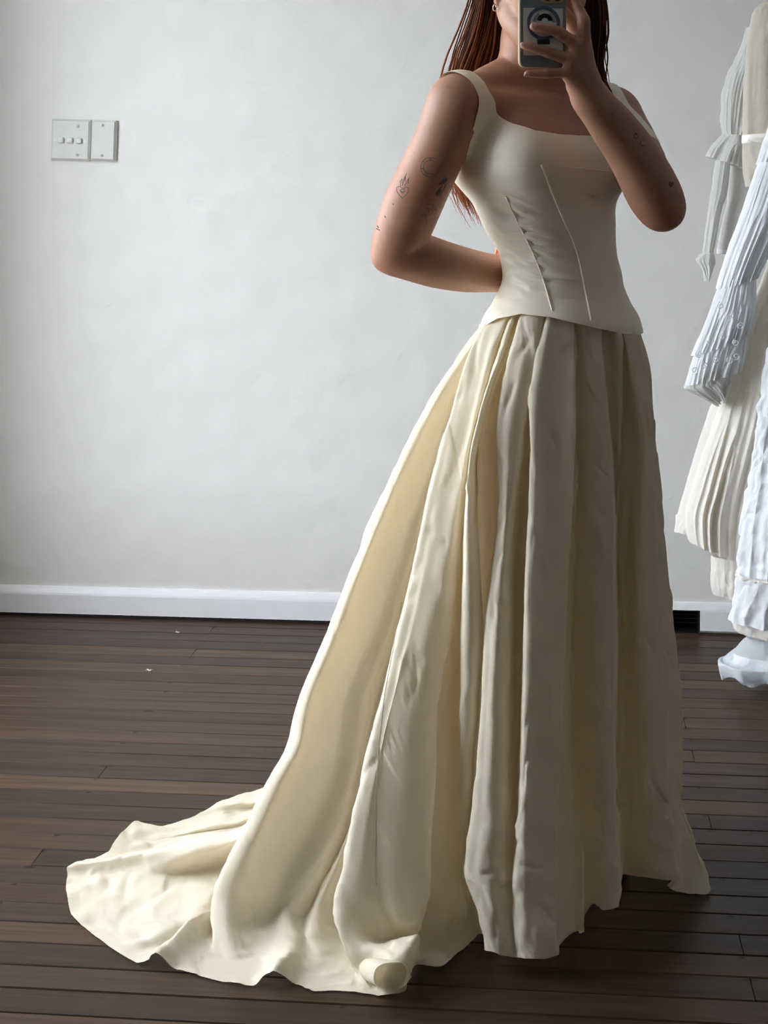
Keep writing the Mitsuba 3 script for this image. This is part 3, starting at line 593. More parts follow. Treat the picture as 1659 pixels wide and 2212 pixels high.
def build_body():
    f = Field((-.06, 2.42, 0.0), (.60, 3.16, 1.74), 0.0027)
    torso(f, -0.001, slim=True); girdle(f)
    # legs under the skirt, feet on the boards
    for s_ in (1, -1):
        bk = np.array([.0, .04, 0])
        hip, knee, ank = loc(.055 * s_, -.01, 830) + bk * .6, loc(.058 * s_, .0, 1400) + bk, loc(.058 * s_, -.02, 1850) + bk * 2
        f.chain([hip, (hip + knee) / 2, knee], [.058, .054, .043], .03); f.chain([knee, knee * .6 + ank * .4, ank], [.042, .044, .028], .02)
        ft = ank + UF * .11; ft[2] = .022; hl = ank - UF * .035; hl[2] = .026
        f.bone(ank, hl, .03, .026, .02); f.bone(ank, ft, .03, .02, .02); f.bone(hl, ft, .026, .018, .02)
    # arm on the left of the picture: hand on the back of the waist
    f.chain([SHL, P(955, 305, 2.745), P(900, 422, 2.765), P(869, 500, 2.78), P(850, 548, 2.79)], [.044, .0435, .0455, .0415, .034], .014)
    f.bone(P(848, 545, 2.79), P(826, 562, 2.79), .028, .015, .012)
    f.chain([P(856, 547, 2.79), P(900, 556, 2.80), P(950, 571, 2.82), P(1015, 585, 2.86), P(1085, 592, 2.915)], [.033, .0365, .0365, .0335, .028], .014)
    hb = P(1140, 588, 2.955)
    f.bone(P(1085, 592, 2.915), hb, .028, .022, .012); f.bone(hb + [0, 0, .016], hb + [.03, .03, .02], .018, .014, .01); f.bone(hb + [0, 0, -.014], hb + [.03, .03, -.016], .018, .014, .01)
    for q, (dz, L_) in enumerate([(.030, .07), (.010, .08), (-.010, .076), (-.028, .06)]):
        a = hb + np.array([.028, .028, dz * .8]); b = a + np.array([.6 * L_, .012, -.2 * L_ + dz * .2]); f.bone(a, b, .009, .007, .004)
    f.bone(hb + [.0, .0, .02], hb + [.03, .0, .06], .011, .008, .008)
    # arm on the right: bent up to the phone
    f.chain([SHR, P(1372, 325, 2.86), P(1418, 425, 2.75)], [.043, .041, .037], .014)
    EL = P(1431, 452, 2.715)
    f.bone(P(1418, 425, 2.75), EL, .037, .034, .014)
    f.chain([EL, P(1410, 413, 2.70), P(1374, 345, 2.67), P(1325, 275, 2.635), P(1287, 228, 2.607), P(1270, 205, 2.598)], [.034, .040, .0375, .0325, .0255, .0235], .014)
    # hand: palm, four unequal fingers across the back of the phone, thumb behind it
    W_ = P(1270, 205, 2.598)
    M = [P(1223, 155, 2.560), P(1232, 130, 2.555), P(1247, 100, 2.556), P(1260, 82, 2.558)]
    for m, r0, r1 in zip(M, (.017, .018, .018, .0175), (.0095, .0105, .0105, .0105)):
        c0 = W_ * .75 + m * .25
        f.bone(W_, c0, .021, r0, .012); f.bone(c0, m, r0, r1 + .002, .012)
    f.bone(W_ * .5 + M[0] * .5 + [0, .012, 0], M[2] + [0, .016, -.01], .014, .010, .012)
    FG = [([M[0], P(1183, 158, 2.552), P(1160, 159, 2.550), P(1138, 159, 2.548)], [.0090, .0076, .0064, .0050]),
          ([M[1], P(1184, 113, 2.5425), P(1154, 104, 2.5385), P(1131, 98.5, 2.5395)], [.0098, .0082, .0070, .0056]),
          ([M[2], P(1209, 71, 2.546), P(1178, 62, 2.5405), P(1152, 58, 2.5395)], [.0102, .0088, .0078, .0064]),
          ([M[3], P(1261, 47, 2.550), P(1250, 20, 2.556), P(1236, -9, 2.560)], [.0108, .0094, .0082, .0068])]
    for pts, rs in FG:
        f.chain(pts, rs, .0025)
        f.ball(pts[1], rs[1] * 1.06, .004)
    f.chain([P(1262, 172, 2.606), P(1248, 112, 2.608), P(1238, 58, 2.602), P(1212, 20, 2.586)], [.017, .0125, .0105, .0085], .006)
    # neck and head
    f.chain([P(1163, 160, 2.87), P(1160, 110, 2.835), P(1160, 60, 2.81)], [.058, .050, .050], .025)
    HC = P(1166, -45, 2.795); HF = np.array([.22, -.975, 0.0]); HF /= np.linalg.norm(HF); HL = np.array([HF[1], -HF[0], 0]); ax = [HL, HF, [0, 0, 1]]
    h = lambda l, w, z: HC + HL * l + HF * w + np.array([0, 0, z])
    f.ball(h(0, -.012, .012), (.074, .092, .098), .02, ax)
    f.ball(h(0, .03, -.045), (.058, .052, .068), .03, ax)
    f.chain([h(.055, -.005, -.055), h(.036, .045, -.098), h(.0, .066, -.112)], [.017, .016, .016], .022)
    f.chain([h(-.055, -.005, -.055), h(-.036, .045, -.098), h(.0, .066, -.112)], [.017, .016, .016], .022)
    f.ball(h(0, .05, -.088), (.034, .03, .03), .02, ax)
    for s_ in (1, -1):
        f.ball(h(.034 * s_, .060, -.042), (.026, .020, .022), .02, ax)          # cheek
        f.ball(h(.031 * s_, .086, -.004), (.016, .010, .007), .012, ax, cut=True)   # eye socket
        f.ball(h(.031 * s_, .071, -.004), (.0115, .0115, .0115), .003, ax)      # lids
        f.bone(h(.016 * s_, .078, .016), h(.045 * s_, .068, .017), .005, .004, .012)
        f.ball(h(.074 * s_, -.008, -.012), (.006, .016, .028), .006, ax); f.ball(h(.075 * s_, -.004, -.04), (.006, .008, .010), .006, ax)
        f.ball(h(.010 * s_, .088, -.042), (.007, .007, .006), .006, ax)
    f.chain([h(0, .080, .006), h(0, .092, -.020), h(0, .100, -.038)], [.007, .008, .009], .008)
    f.chain([h(.022, .072, -.072), h(0, .083, -.070), h(-.022, .072, -.072)], [.003, .006, .003], .005)
    f.chain([h(.020, .072, -.078), h(0, .081, -.081), h(-.020, .072, -.078)], [.003, .0065, .003], .005)
    # nothing of the hand reaches into the phone it holds
    c_ = P(1173, 147, PHY) + [0, 0, .0755]; pa = math.radians(9); e1, e2 = np.array([math.cos(pa), math.sin(pa), 0]), np.array([math.sin(pa), -math.cos(pa), 0]); c_ = c_ - e2 * .0045
    sl, (x, y, z) = f.sub(c_ - .11, c_ + .11); q = [np.abs((x - c_[0]) * e[0] + (y - c_[1]) * e[1] + (z - c_[2]) * e[2]) - w for e, w in ((e1, .0390), (e2, .0080), (np.array([0, 0, 1.0]), .0758))]
    f.D[sl] = np.maximum(f.D[sl], -np.maximum(np.maximum(q[0], q[1]), q[2]).astype(np.float32))
    return f.mesh(5), FG, h
BODY, FINGERS, headpt = build_body()
def skin_at(V, mesh):
    V = np.asarray(V); a = meshkit.fbm(V * 28, 3, 2)[:, None]; b = meshkit.fbm(V * 160, 2, 4)[:, None]
    c = np.array([0.355, 0.178, 0.112]) * (1 - a) + np.array([0.42, 0.222, 0.145]) * a
    c = c * (0.95 + 0.1 * b)
    red = np.zeros(len(V))
    for pts, rs in FINGERS:                              # rosier finger ends and knuckles
        d = np.linalg.norm(V - pts[3], axis=1); red = np.maximum(red, np.exp(-(d / .016) ** 2))
    for q, s_ in ((P(835, 545, 2.78), .07), (P(880, 400, 2.72), .06), (P(1435, 480, 2.70), .05)):
        red = np.maximum(red, 0.55 * np.exp(-(np.linalg.norm(V - q, axis=1) / s_) ** 2))
    return c * (1 - red[:, None]) + c * np.array([1.05, .80, .76]) * red[:, None]
scene['skin'] = {'type': 'twosided', 'bsdf': {'type': 'principled', 'base_color': VC, 'roughness': 0.48, 'specular': 0.38}}
body = add('body', BODY, 'skin', person, smooth=True, color=skin_at(BODY.vertices, BODY))
scene['nail'] = rough((0.66, 0.42, 0.36), 0.22)
for pts, rs in FINGERS[:3]:
    d = (pts[3] - pts[2]) / np.linalg.norm(pts[3] - pts[2]); n_ = np.array([0, -1.0, 0.25]) if pts is not FINGERS[0][0] else np.array([-.1, -.8, -.6])
    n_ = n_ - d * n_.dot(d); n_ /= np.linalg.norm(n_); s_ = np.cross(d, n_)
    m = trimesh.creation.icosphere(subdivisions=2, radius=1.0)
    A = np.eye(4); A[:3, 0] = d * .0052; A[:3, 1] = s_ * rs[3] * .72; A[:3, 2] = n_ * .0016; A[:3, 3] = pts[3] + d * .0005 + n_ * (rs[3] - .0004)
    m.apply_transform(A); add('nail', m, 'nail', body, smooth=True)
scene['eye_white'] = rough((0.75, 0.73, 0.70), 0.15); scene['iris'] = rough((0.10, 0.07, 0.05), 0.1)
for s_ in (1, -1):
    m = trimesh.creation.icosphere(subdivisions=3, radius=.0112); m.apply_translation(headpt(.031 * s_, .0665, -.004)); e = add('eye', m, 'eye_white', person, smooth=True)
    m = trimesh.creation.icosphere(subdivisions=2, radius=.0055); m.apply_translation(headpt(.031 * s_, .0732, -.004)); add('iris', m, 'iris', e, smooth=True)

# ---------------------------------------------------------------- bodice of the gown
def build_bodice():
    h = 0.003
    f = Field((.02, 2.60, .93), (.56, 3.08, 1.47), h)
    torso(f, 0.0045, 0.0, zlo=.94)
    girdle(f, 0.0045)
    f.chain([SHL, P(955, 305, 2.745)], [.049, .048], .014); f.chain([SHR, P(1372, 325, 2.86)], [.048, .046], .014)
    m = f.mesh(6); m = m.subdivide()
    V = np.array(m.vertices)
    def uw(V):
        cx = fX(np.clip(V[:, 2], SZ[0], SZ[-1])); dx, dy = V[:, 0] - cx, V[:, 1] - BY
        return dx * UL[0] + dy * UL[1], dx * UF[0] + dy * UF[1]
    # ruching and strain creases on the side panel
    u, w = uw(V); N_ = np.array(m.vertex_normals)
    ang = np.arctan2(w, u)                                # 0 = side on the left of the picture, pi/2 = front
    side_ = np.exp(-((ang - .40) / .50) ** 2) * np.clip((V[:, 2] - 1.02) / .04, 0, 1) * np.clip((1.235 - V[:, 2]) / .05, 0, 1)
    n1 = meshkit.fbm(np.stack([ang * 3, V[:, 2] * 20, 0 * u], 1), 2, 1)
    wr = np.sin((V[:, 2] + .018 * ang) * 2 * math.pi / .021 + 5 * n1) * (0.4 + .9 * meshkit.noise(np.stack([ang * 4, V[:, 2] * 55, 0 * u], 1), 8))
    gen = (meshkit.fbm(V * [14, 14, 30], 3, 4) - .5) * .0035
    hem = np.clip((1.035 - V[:, 2]) / .05, 0, 1)
    V = V + N_ * (side_ * wr * .0019 + gen + .009 * hem)[:, None]
    m = trimesh.Trimesh(V, m.faces, process=False)
    u, w = uw(V); z = V[:, 2]
    # armholes
    u = np.where(u < 0, -np.abs(u) * (1 + .14 * np.clip((np.abs(u) - .09) / .05, 0, 1) * np.clip((z - 1.27) / .06, 0, 1)), u)
    edge = np.interp(z, [1.18, 1.22, 1.26, 1.30, 1.34, 1.375, 1.40, 1.43], [.23, .190, .176, .178, .184, .184, .190, .205])
    fa = edge - np.abs(u) 
    # square neckline with rounded corners, straps over the shoulders; the back is cut a little lower
    zn = np.interp(np.abs(u), [0, .06, .105, .130, .146, .157, .163, .170], [1.312, 1.313, 1.319, 1.331, 1.350, 1.385, 1.43, 1.6])
    zb = np.interp(np.abs(u), [0, .10, .140, .157, .168], [1.29, 1.295, 1.32, 1.39, 1.6])
    wt = np.clip(w / .03 + .5, 0, 1)
    fn = (zn * wt + zb * (1 - wt)) - z
    # lower edge: dips to the front
    zh = np.interp(V[:, 0], [.15, .186, .232, .28, .321, .365, .408, .44, .47], [.992, .999, 1.0105, 1.006, .996, .985, .9745, .969, .967])
    back = np.clip(-w / .04, 0, 1)
    zh = zh * (1 - back) + (zh - .012 * np.clip(u / .1, 0, 1)) * back
    fh = z - zh
    sm = lambda a, b, k: np.minimum(a, b) - np.maximum(k - np.abs(a - b), 0) ** 2 / (4 * k)
    m = clip_mesh(m, np.minimum(fh, np.minimum(fa, fn)))
    cc = m.split(only_watertight=False); return max(cc, key=lambda q: len(q.faces))
BOD = build_bodice()
bodice = add('bodice', BOD, 'ivory_bodice', dress, smooth=True, color=ivory_at(BOD.vertices))
from trimesh.ray.ray_pyembree import RayMeshIntersector as _RI
_ri = {}
def seen_on(mesh, pts, lift=0.0):
    'points of the mesh along these lines of sight from the eye (for seams and marks that lie on it)'
    d = np.array([P(a, b, 1.0) - [0, 0, CAMZ] for a, b in pts]); d /= np.linalg.norm(d, axis=1)[:, None]
    o = np.tile([0, 0, CAMZ], (len(d), 1)).astype(float)
    if id(mesh) not in _ri: _ri[id(mesh)] = (_RI(mesh), mesh.face_normals)
    fnm = _ri[id(mesh)][1]
    locs, ir, it = _ri[id(mesh)][0].intersects_location(o, d, multiple_hits=False)
    out = {}
    for l, r, t in zip(locs, ir, it): out[r] = l + fnm[t] * lift * np.sign(-fnm[t].dot(d[r]))
    return np.array([out[k] for k in sorted(out)])
def dense(pts, step=5):
    o = []
    for a, b in zip(pts[:-1], pts[1:]):
        n = max(1, int(math.hypot(b[0] - a[0], b[1] - a[1]) / step)); o += [(a[0] + (b[0] - a[0]) * i / n, a[1] + (b[1] - a[1]) * i / n) for i in range(n)]
    return o + [pts[-1]]
def ridge(mesh, pts, r, bs, parent, name='seam', lift=0.0, step=5, **kw):
    q = seen_on(mesh, dense(pts, step), lift)
    if len(q) > 2:
        from scipy.ndimage import gaussian_filter1d
        q = np.vstack([q[:1], gaussian_filter1d(q, 4, axis=0, mode='nearest')[1:-1], q[-1:]])
        m = tube(q, r, 6); c = {'color': ivory_at(m.vertices)} if bs == 'ivory_bodice' else {}
        return add(name, m, bs, parent, smooth=True, **c, **kw)
ridge(BOD, [(1170, 356), (1182, 388), (1197, 425), (1213, 465), (1232, 505), (1249, 546), (1257, 590), (1266, 635), (1277, 692)], .0021, 'ivory_bodice', bodice, 'boning_channel', lift=.0004)
ridge(BOD, [(1093, 424), (1104, 450), (1122, 487), (1143, 527), (1160, 565), (1175, 605), (1186, 645), (1193, 672)], .0015, 'ivory_bodice', bodice, 'boning_channel', lift=.0002)
ridge(BOD, [(1040, 342), (1075, 349), (1110, 353), (1168, 356), (1225, 361), (1285, 367), (1332, 372)], .0013, 'ivory_bodice', bodice, 'underbust_seam', lift=.0002)

# waist yoke of the skirt under the bodice's edge
yk = []
for z in np.linspace(.905, 1.02, 14):
    t = np.linspace(0, 2 * math.pi, 90, endpoint=False); k_ = 1 + .0 * z; a_, b_ = .118 + .10 * max(0, .97 - z), .075 + .09 * max(0, .97 - z)
    yk.append(np.stack([.3125 + a_ * np.cos(t), BY + b_ * np.sin(t), np.full_like(t, z)], 1))
m = grid_mesh(np.array(yk), True)
add('waist_yoke', m, 'ivory_bodice', dress + '__skirt', smooth=True, color=ivory_at(m.vertices))
# ---------------------------------------------------------------- hair
def hair_at(V, base, tip, t):
    return base * (1 - t) + tip * t
def build_hair():
    rg = np.random.default_rng(5)
    left = [np.array([P(*q) for q in g]) for g in (
        [(1062, -150, 2.80), (1048, -60, 2.80), (1040, 10, 2.82), (1020, 80, 2.855), (998, 150, 2.895), (985, 230, 2.94), (988, 300, 2.955), (984, 370, 2.95), (1012, 428, 2.93)],
        [(1078, -160, 2.79), (1066, -60, 2.79), (1062, 10, 2.82), (1048, 80, 2.86), (1022, 150, 2.91), (1002, 230, 2.95), (1004, 300, 2.96), (1000, 380, 2.955), (1026, 442, 2.94)],
        [(1095, -170, 2.79), (1082, -60, 2.80), (1078, 10, 2.83), (1078, 80, 2.875), (1058, 150, 2.93), (1040, 230, 2.96), (1035, 300, 2.965), (1030, 370, 2.96), (1040, 430, 2.955)],
        [(1110, -175, 2.80), (1096, -60, 2.82), (1096, 10, 2.85), (1102, 80, 2.89), (1096, 150, 2.945), (1080, 230, 2.97), (1070, 300, 2.975), (1060, 360, 2.97), (1065, 420, 2.965)])]
    right = [np.array([P(*q) for q in g]) for g in (
        [(1225, -175, 2.80), (1232, -60, 2.79), (1236, 10, 2.80), (1236, 80, 2.83), (1240, 150, 2.88), (1250, 230, 2.94), (1260, 320, 2.96)],
        [(1245, -165, 2.79), (1262, -60, 2.79), (1268, 10, 2.80), (1268, 80, 2.84), (1268, 150, 2.90), (1275, 230, 2.96), (1280, 320, 2.98)],
        [(1260, -150, 2.80), (1282, -60, 2.80), (1292, 10, 2.81), (1293, 70, 2.84), (1287, 125, 2.90), (1286, 170, 2.95), (1288, 260, 3.0)])]
    f = Field((.02, 2.62, 1.16), (.46, 3.04, 1.76), .004)
    HC = headpt(0, -.012, .012)
    f.ball(headpt(0, -.028, .016), (.082, .090, .106), .01, [np.cross([0, 0, 1.0], [.22, -.975, 0]), [.22, -.975, 0], [0, 0, 1]])
    for g in left: f.chain(g[:7], [.009, .009, .009, .008, .008, .007, .005], .012)
    for g in right: f.chain(g[:6], [.010, .010, .010, .009, .008, .005], .012)
    f.ball(headpt(0, .088, -.052), (.064, .07, .072), .012, cut=True)          # face kept free
    mass = f.mesh(4)
    ms, cs = [mass], [np.tile([0.045, 0.015, 0.008], (len(mass.vertices), 1))]
    def strands(gs, n, r0, spread, tipcol, wav, cut=1.0):
        G = np.array([catmull(g, np.linspace(0, len(g) - 1, 22)) for g in gs])
        for i in range(n):
            a = rg.uniform(0, len(gs) - 1); p = catmull(G, np.array([a]))[0].copy()
            off = rg.normal(0, 1, 3) * spread; ph, fr = rg.uniform(0, 6.28), rg.uniform(1.5, 3.5)
            t = np.linspace(0, 1, 22)
            p += off * (0.5 + .8 * t[:, None]); p[:, 0] += wav * np.sin(fr * 6.28 * t + ph) * t
            m = int(22 * (cut if rg.random() < .7 else rg.uniform(.6, 1)))
            p, t = p[:m], t[:m]
            r = r0 * rg.uniform(.6, 1.3) * np.clip((1.04 - np.linspace(0, 1, m)) / .25, .12, 1)
            tb = tube(p, r, 5, caps=False)
            b = np.array([0.070, 0.022, 0.010]) * rg.uniform(.35, 2.2)
            tt = np.repeat(np.clip(t * 1.15, 0, 1) ** 2, 5)[:, None] if m == len(t) else 0
            ms.append(tb); cs.append(np.clip(b * (1 - .75 * tt) + np.array(tipcol) * rg.uniform(.6, 1.3) * .75 * tt, 0, 1))
    strands(left, 520, .0016, .012, (.32, .10, .03), .004)
    strands(right, 260, .0016, .010, (.10, .03, .013), .004)
    strands(left, 60, .00035, .016, (.14, .05, .02), .016)
    strands(right[1:], 26, .00035, .007, (.10, .05, .03), .010)
    # strands over the crown
    for i in range(220):
        a = rg.uniform(-1.9, 1.9); q = []
        for t in np.linspace(0, 1, 10):
            th = t * 1.75; l, z = math.sin(th), math.cos(th)
            q.append(headpt(.085 * l * math.copysign(1, a) , -.03 + .088 * math.cos(abs(a)) * l * .6 + .02 * math.sin(i), .018 + .108 * z))
        tb = tube(np.array(q) + rg.normal(0, .002, 3), .0016, 5, caps=False); ms.append(tb); cs.append(np.tile(np.array([0.070, 0.022, 0.010]) * rg.uniform(.5, 1.5), (len(tb.vertices), 1)))
    return cat(ms), np.vstack(cs)
HAIR, HCOL = build_hair()
scene['auburn_hair'] = {'type': 'twosided', 'bsdf': {'type': 'principled', 'base_color': VC, 'roughness': 0.7, 'specular': 0.1}}
hr = add('hair', HAIR, 'auburn_hair', person, smooth=True, color=HCOL, label='long straight auburn hair falling behind the shoulders')
scene['silver'] = {'type': 'twosided', 'bsdf': {'type': 'roughconductor', 'material': 'Ag', 'alpha': 0.15}}
ec = headpt(-.079, -.008, -.052)
if abs(ec[0] - P(1070, 15, 2.78)[0]) > .03: ec = P(1069, 17, 2.775)
add('earring', tube([ec + np.array([.003 * math.cos(a), -.001, .006 * math.sin(a)]) for a in np.linspace(0, 6.0, 14)], .0011, 6), 'silver', person, smooth=True)

# ---------------------------------------------------------------- tattoos: fine dark lines in the skin of both arms
scene['tattoo_ink'] = rough((0.095, 0.068, 0.058), 0.6)
scene['tattoo_faint'] = rough((0.22, 0.13, 0.095), 0.6)
def tattoo(strokes, r=.0007, bs='tattoo_ink', label=None):
    ms = []
    for st in strokes:
        try: q = seen_on(BODY, dense(st, 2.0), 0.0)
        except Exception: continue
        if len(q) > 1 and np.linalg.norm(np.diff(q, axis=0), axis=1).max() < .02: ms.append(tube(q, r, 5))
    if ms: add('tattoo', cat(ms), bs, body, label=label, kind='stuff')
def arc(cx, cy, r, a0, a1, n=14, sq=1.0): return [(cx + r * math.cos(math.radians(a)), cy + r * sq * math.sin(math.radians(a))) for a in np.linspace(a0, a1, n)]
ticks = [[(929 + 15 * math.cos(a), 361 + 15 * math.sin(a)), (929 + 20 * math.cos(a), 361 + 20 * math.sin(a))] for a in np.radians(range(20, 320, 25))]
tattoo([arc(929, 361, 21, 5, 300), arc(929, 361, 15, 5, 300), [(939, 341), (943, 344)], [(949, 358), (954, 354)]] + ticks[::2], .0006, label='horseshoe outline tattoo')
heart = [(869, 428), (862, 421), (857, 413), (857, 405), (862, 402), (868, 406), (871, 409), (877, 404), (882, 406), (882, 413), (877, 421), (869, 428)]
tattoo([heart, [(869, 418), (864, 411), (870, 408), (875, 412), (869, 418)], [(865, 414), (874, 414)], [(866, 402), (864, 393), (869, 386), (868, 396)], [(869, 401), (872, 388), (876, 378), (875, 392)], [(874, 402), (879, 392), (883, 384), (881, 396)], [(871, 394), (878, 374)]], .0006, label='flaming heart tattoo')
leaf = lambda x, y, s_, a: [(x + s_ * (math.cos(t) * math.cos(a) - .45 * math.sin(t) * math.sin(a)), y + s_ * (math.cos(t) * math.sin(a) + .45 * math.sin(t) * math.cos(a))) for t in np.linspace(0, 6.283, 12)]
fill = lambda x, y, s_, a: [leaf(x, y, s_ * k, a) for k in (1, .7, .4, .15)]
tattoo(fill(960, 390, 8, -.9) + fill(953, 396, 5, -.4) + fill(947, 415, 8, -.9) + [[(956, 400), (949, 410), (944, 424)], [(963, 399), (957, 412), (950, 424)]], .0008, label='small dark winged figure tattoo')
tattoo([leaf(929, 445, 9, .3), leaf(920, 454, 9, .8), leaf(928, 460, 8, -.5), leaf(938, 448, 7, 1.2), leaf(916, 466, 7, .2), [(926, 436), (934, 430), (941, 436)], [(920, 470), (922, 482), (926, 490)], [(912, 462), (914, 474)], leaf(925, 452, 4, 0)], .00055, 'tattoo_faint', 'faint flower tattoo')
tattoo([[(831, 467), (833, 470)], [(848, 440), (850, 442)], [(815, 488), (818, 492)], [(813, 494), (820, 497)]], .0009, label='dot and line marks')
tattoo([arc(1374, 294, 5, 0, 330, 10), [(1371, 285), (1376, 291)], arc(1389, 309, 6, 40, 230, 8)], .0007, label='tiny curled tattoos')
tattoo([[(1449, 403), (1445, 397), (1447, 394), (1450, 396), (1453, 394), (1454, 398), (1449, 403)], [(1448, 397), (1451, 399)]], .0011, label='tiny solid heart tattoo')
tattoo([[(1319, 244), (1327, 247)], [(1323, 240), (1324, 250)], [(1327, 238), (1331, 243)]], .0006, 'tattoo_faint', 'faint star tattoo')
tattoo([[(1218.5, 103), (1219.5, 109)]], .0007, label='tiny line on the finger')

# ---------------------------------------------------------------- phone with a magnetic ring
def rrect(w, h, r, n=8):
    return [(sx * (w / 2 - r) + r * math.cos(a), sy * (h / 2 - r) + r * math.sin(a)) for sx, sy, a0 in ((1, 1, 0), (-1, 1, 90), (-1, -1, 180), (1, -1, 270)) for a in np.radians(np.linspace(a0, a0 + 90, n))]
def rslab(w, h, r, z0, z1, c=.0):
    'rounded slab with eased edges, in the xy plane'
    L_ = [(z0, c), (z0 + c, 0), (z1 - c, 0), (z1, c)] if c else [(z0, 0), (z1, 0)]
    V = []; 
    for z, i in L_: V += [(x, y, z) for x, y in rrect(w - 2 * i, h - 2 * i, max(r - i, .0003))]
    n = len(V) // len(L_); Fc = []
    for k in range(len(L_) - 1):
        for i in range(n):
            j = (i + 1) % n; Fc += [(k * n + i, k * n + j, k * n + n + j), (k * n + i, k * n + n + j, k * n + n + i)]
    b = (len(L_) - 1) * n
    for i in range(1, n - 1): Fc += [(0, i + 1, i), (b, b + i, b + i + 1)]
    return trimesh.Trimesh(np.array(V), np.array(Fc), process=False)
PA = math.radians(9)
PC_ = P(1173, 147, PHY) + [0, 0, .075 + .0005]
PM = np.eye(4); PM[:3, 0] = (math.cos(PA), math.sin(PA), 0); PM[:3, 1] = (0, 0, 1); PM[:3, 2] = (math.sin(PA), -math.cos(PA), 0); PM[:3, 3] = PC_
def ph(m, x=0, y=0, z=0): m.apply_translation((x, y, z)); m.apply_transform(PM); return m
scene['case_gold'] = rough((0.40, 0.30, 0.16), 0.3); scene['phone_blue'] = rough((0.20, 0.235, 0.25), 0.25, 0.5)
scene['card_white'] = rough((0.72, 0.70, 0.64), 0.5); scene['ring_blue'] = rough((0.085, 0.12, 0.185), 0.4)
scene['phone_black'] = rough((0.008, 0.008, 0.009), 0.2); scene['card_grey'] = rough((0.27, 0.29, 0.27), 0.5); scene['lens_glass'] = rough((0.004, 0.004, 0.006), 0.05, 0.8)
phone = tag(key('phone'), 'blue grey phone in a clear gold-edged case held up in one hand', 'phone')
add('case', ph(rslab(.0765, .150, .0105, -.0105, -.0006, .0012)), 'case_gold', phone, smooth=35)
add('back_cover', ph(rslab(.0738, .1473, .0095, -.0015, .0, .0)), 'phone_blue', phone, smooth=35)
add('screen', ph(rslab(.070, .143, .008, -.0112, -.0100, .0)), 'phone_black', phone, smooth=35)
card = add('card', ph(rslab(.0640, .0745, .0008, -.0004, .0003), 0.0, -.0185), 'card_white', phone)
def annulus(r0, r1, z0, z1, a0=0, a1=360, n=48):
    from shapely.geometry import Polygon
    a = np.radians(np.linspace(a0, a1, n)); o = [(r1 * math.cos(q), r1 * math.sin(q)) for q in a]; i = [(r0 * math.cos(q), r0 * math.sin(q)) for q in a]
    pg = Polygon(o, [i]) if a1 - a0 == 360 else Polygon(o + i[::-1])
    m = trimesh.creation.extrude_polygon(pg.buffer(0), z1 - z0, engine='earcut'); m.apply_translation((0, 0, z0)); return m
ry = .0
gy = (147 - 51) / 1371.0 - .075
ring = add('magnet_ring', ph(annulus(.0215, .0268, .0003, .0024), .0005, gy), 'ring_blue', phone, smooth=30)
add('hinge', ph(rslab(.020, .0075, .001, .0003, .0030, .0005), .0005, gy - .0295), 'phone_black', ring)
add('print', ph(annulus(.0055, .0125, .0003, .0008, 5, 175), .003, gy + .003), 'phone_black', card)
add('print', ph(annulus(.006, .0125, .0003, .0008, 200, 340), .003, gy - .004), 'phone_black', card)
add('print', ph(annulus(.013, .0185, .0003, .0007, 5, 60), .002, gy), 'card_grey', card)
add('print', ph(annulus(.013, .0185, .0003, .0007, 120, 172), .002, gy), 'card_grey', card)
cam = add('camera_bump', ph(rslab(.040, .042, .010, -.0002, .0022, .0006), .0145, .0475), 'case_gold', phone, smooth=35)
for x, y in ((.006, .0375), (.023, .0375), (.006, .057), (.023, .057)):
    m = trimesh.creation.cylinder(.0072, .0022, sections=32); ph(m, x, y, .0030); l_ = add('lens', m, 'phone_black', cam, smooth=35)
# ---------------------------------------------------------------- small things at the back of the dress
scene['clip_orange'] = rough((0.75, 0.20, 0.03), 0.35)
ck = tag(key('clip'), 'small orange clip pinching the gown at the back of the waist', 'clip')
for q, (dx, a) in enumerate(((0, .25), (.0035, -.15))):
    m = bbox(-.0022, .0022, -.006, .006, -.0115, .0115, .0012); m.apply_transform(trimesh.transformations.rotation_matrix(a, [0, 1, 0])); m.apply_translation(P(1073, 540, 2.925) + [dx, 0, 0]); add('jaw', m, 'clip_orange', ck)
m = tube([P(1072, 536, 2.925), P(1078, 536, 2.922)], .0016, 8); add('spring', m, 'silver', ck)
# pointed back end of the bodice, standing out over the skirt
tp = [[P(1062, 684, 2.872), P(1050, 690, 2.884), P(1041, 697, 2.892), P(1034, 703, 2.897)], [P(1066, 694, 2.860), P(1055, 699, 2.872), P(1045, 706, 2.884), P(1036, 712, 2.893)]]
g = np.array([catmull(np.array(r_), np.linspace(0, 3, 14)) for r_ in tp]); g = np.stack([g[0] * (1 - t) + g[1] * t + [0, -.006 * math.sin(math.pi * t), 0] for t in np.linspace(0, 1, 8)])
m = grid_mesh(g); add('peplum_tail', m, 'ivory_bodice', bodice, smooth=True, color=ivory_at(m.vertices))
for px, py, s_, lb in ((1283, 324, .0035, 'tiny white feather caught on the bodice above the underbust seam'), (1262, 361, .0032, 'tiny white feather caught on the underbust seam of the bodice')):
    q = seen_on(BOD, [(px - 3, py + 5), (px, py), (px + 3, py - 6)], .0022)
    if len(q) == 3: add('feather', tube(catmull(q, np.linspace(0, 2, 7)), [.0003, .0011, .0014, .0015, .0012, .0007, .0002], 6), 'card_white', label=lb, category='feather')
# seam lines of the skirt panels
def seam_line(pts, r=.0007):
    q = seen_on(skirt_mesh, dense(pts, 6), .0002)
    add('seam', tube(q, r, 5), 'seam_thread', dress + '__skirt')
seam_line([(868, 1300), (850, 1400), (831, 1500), (818, 1606), (812, 1711), (811, 1844), (813, 1912)])

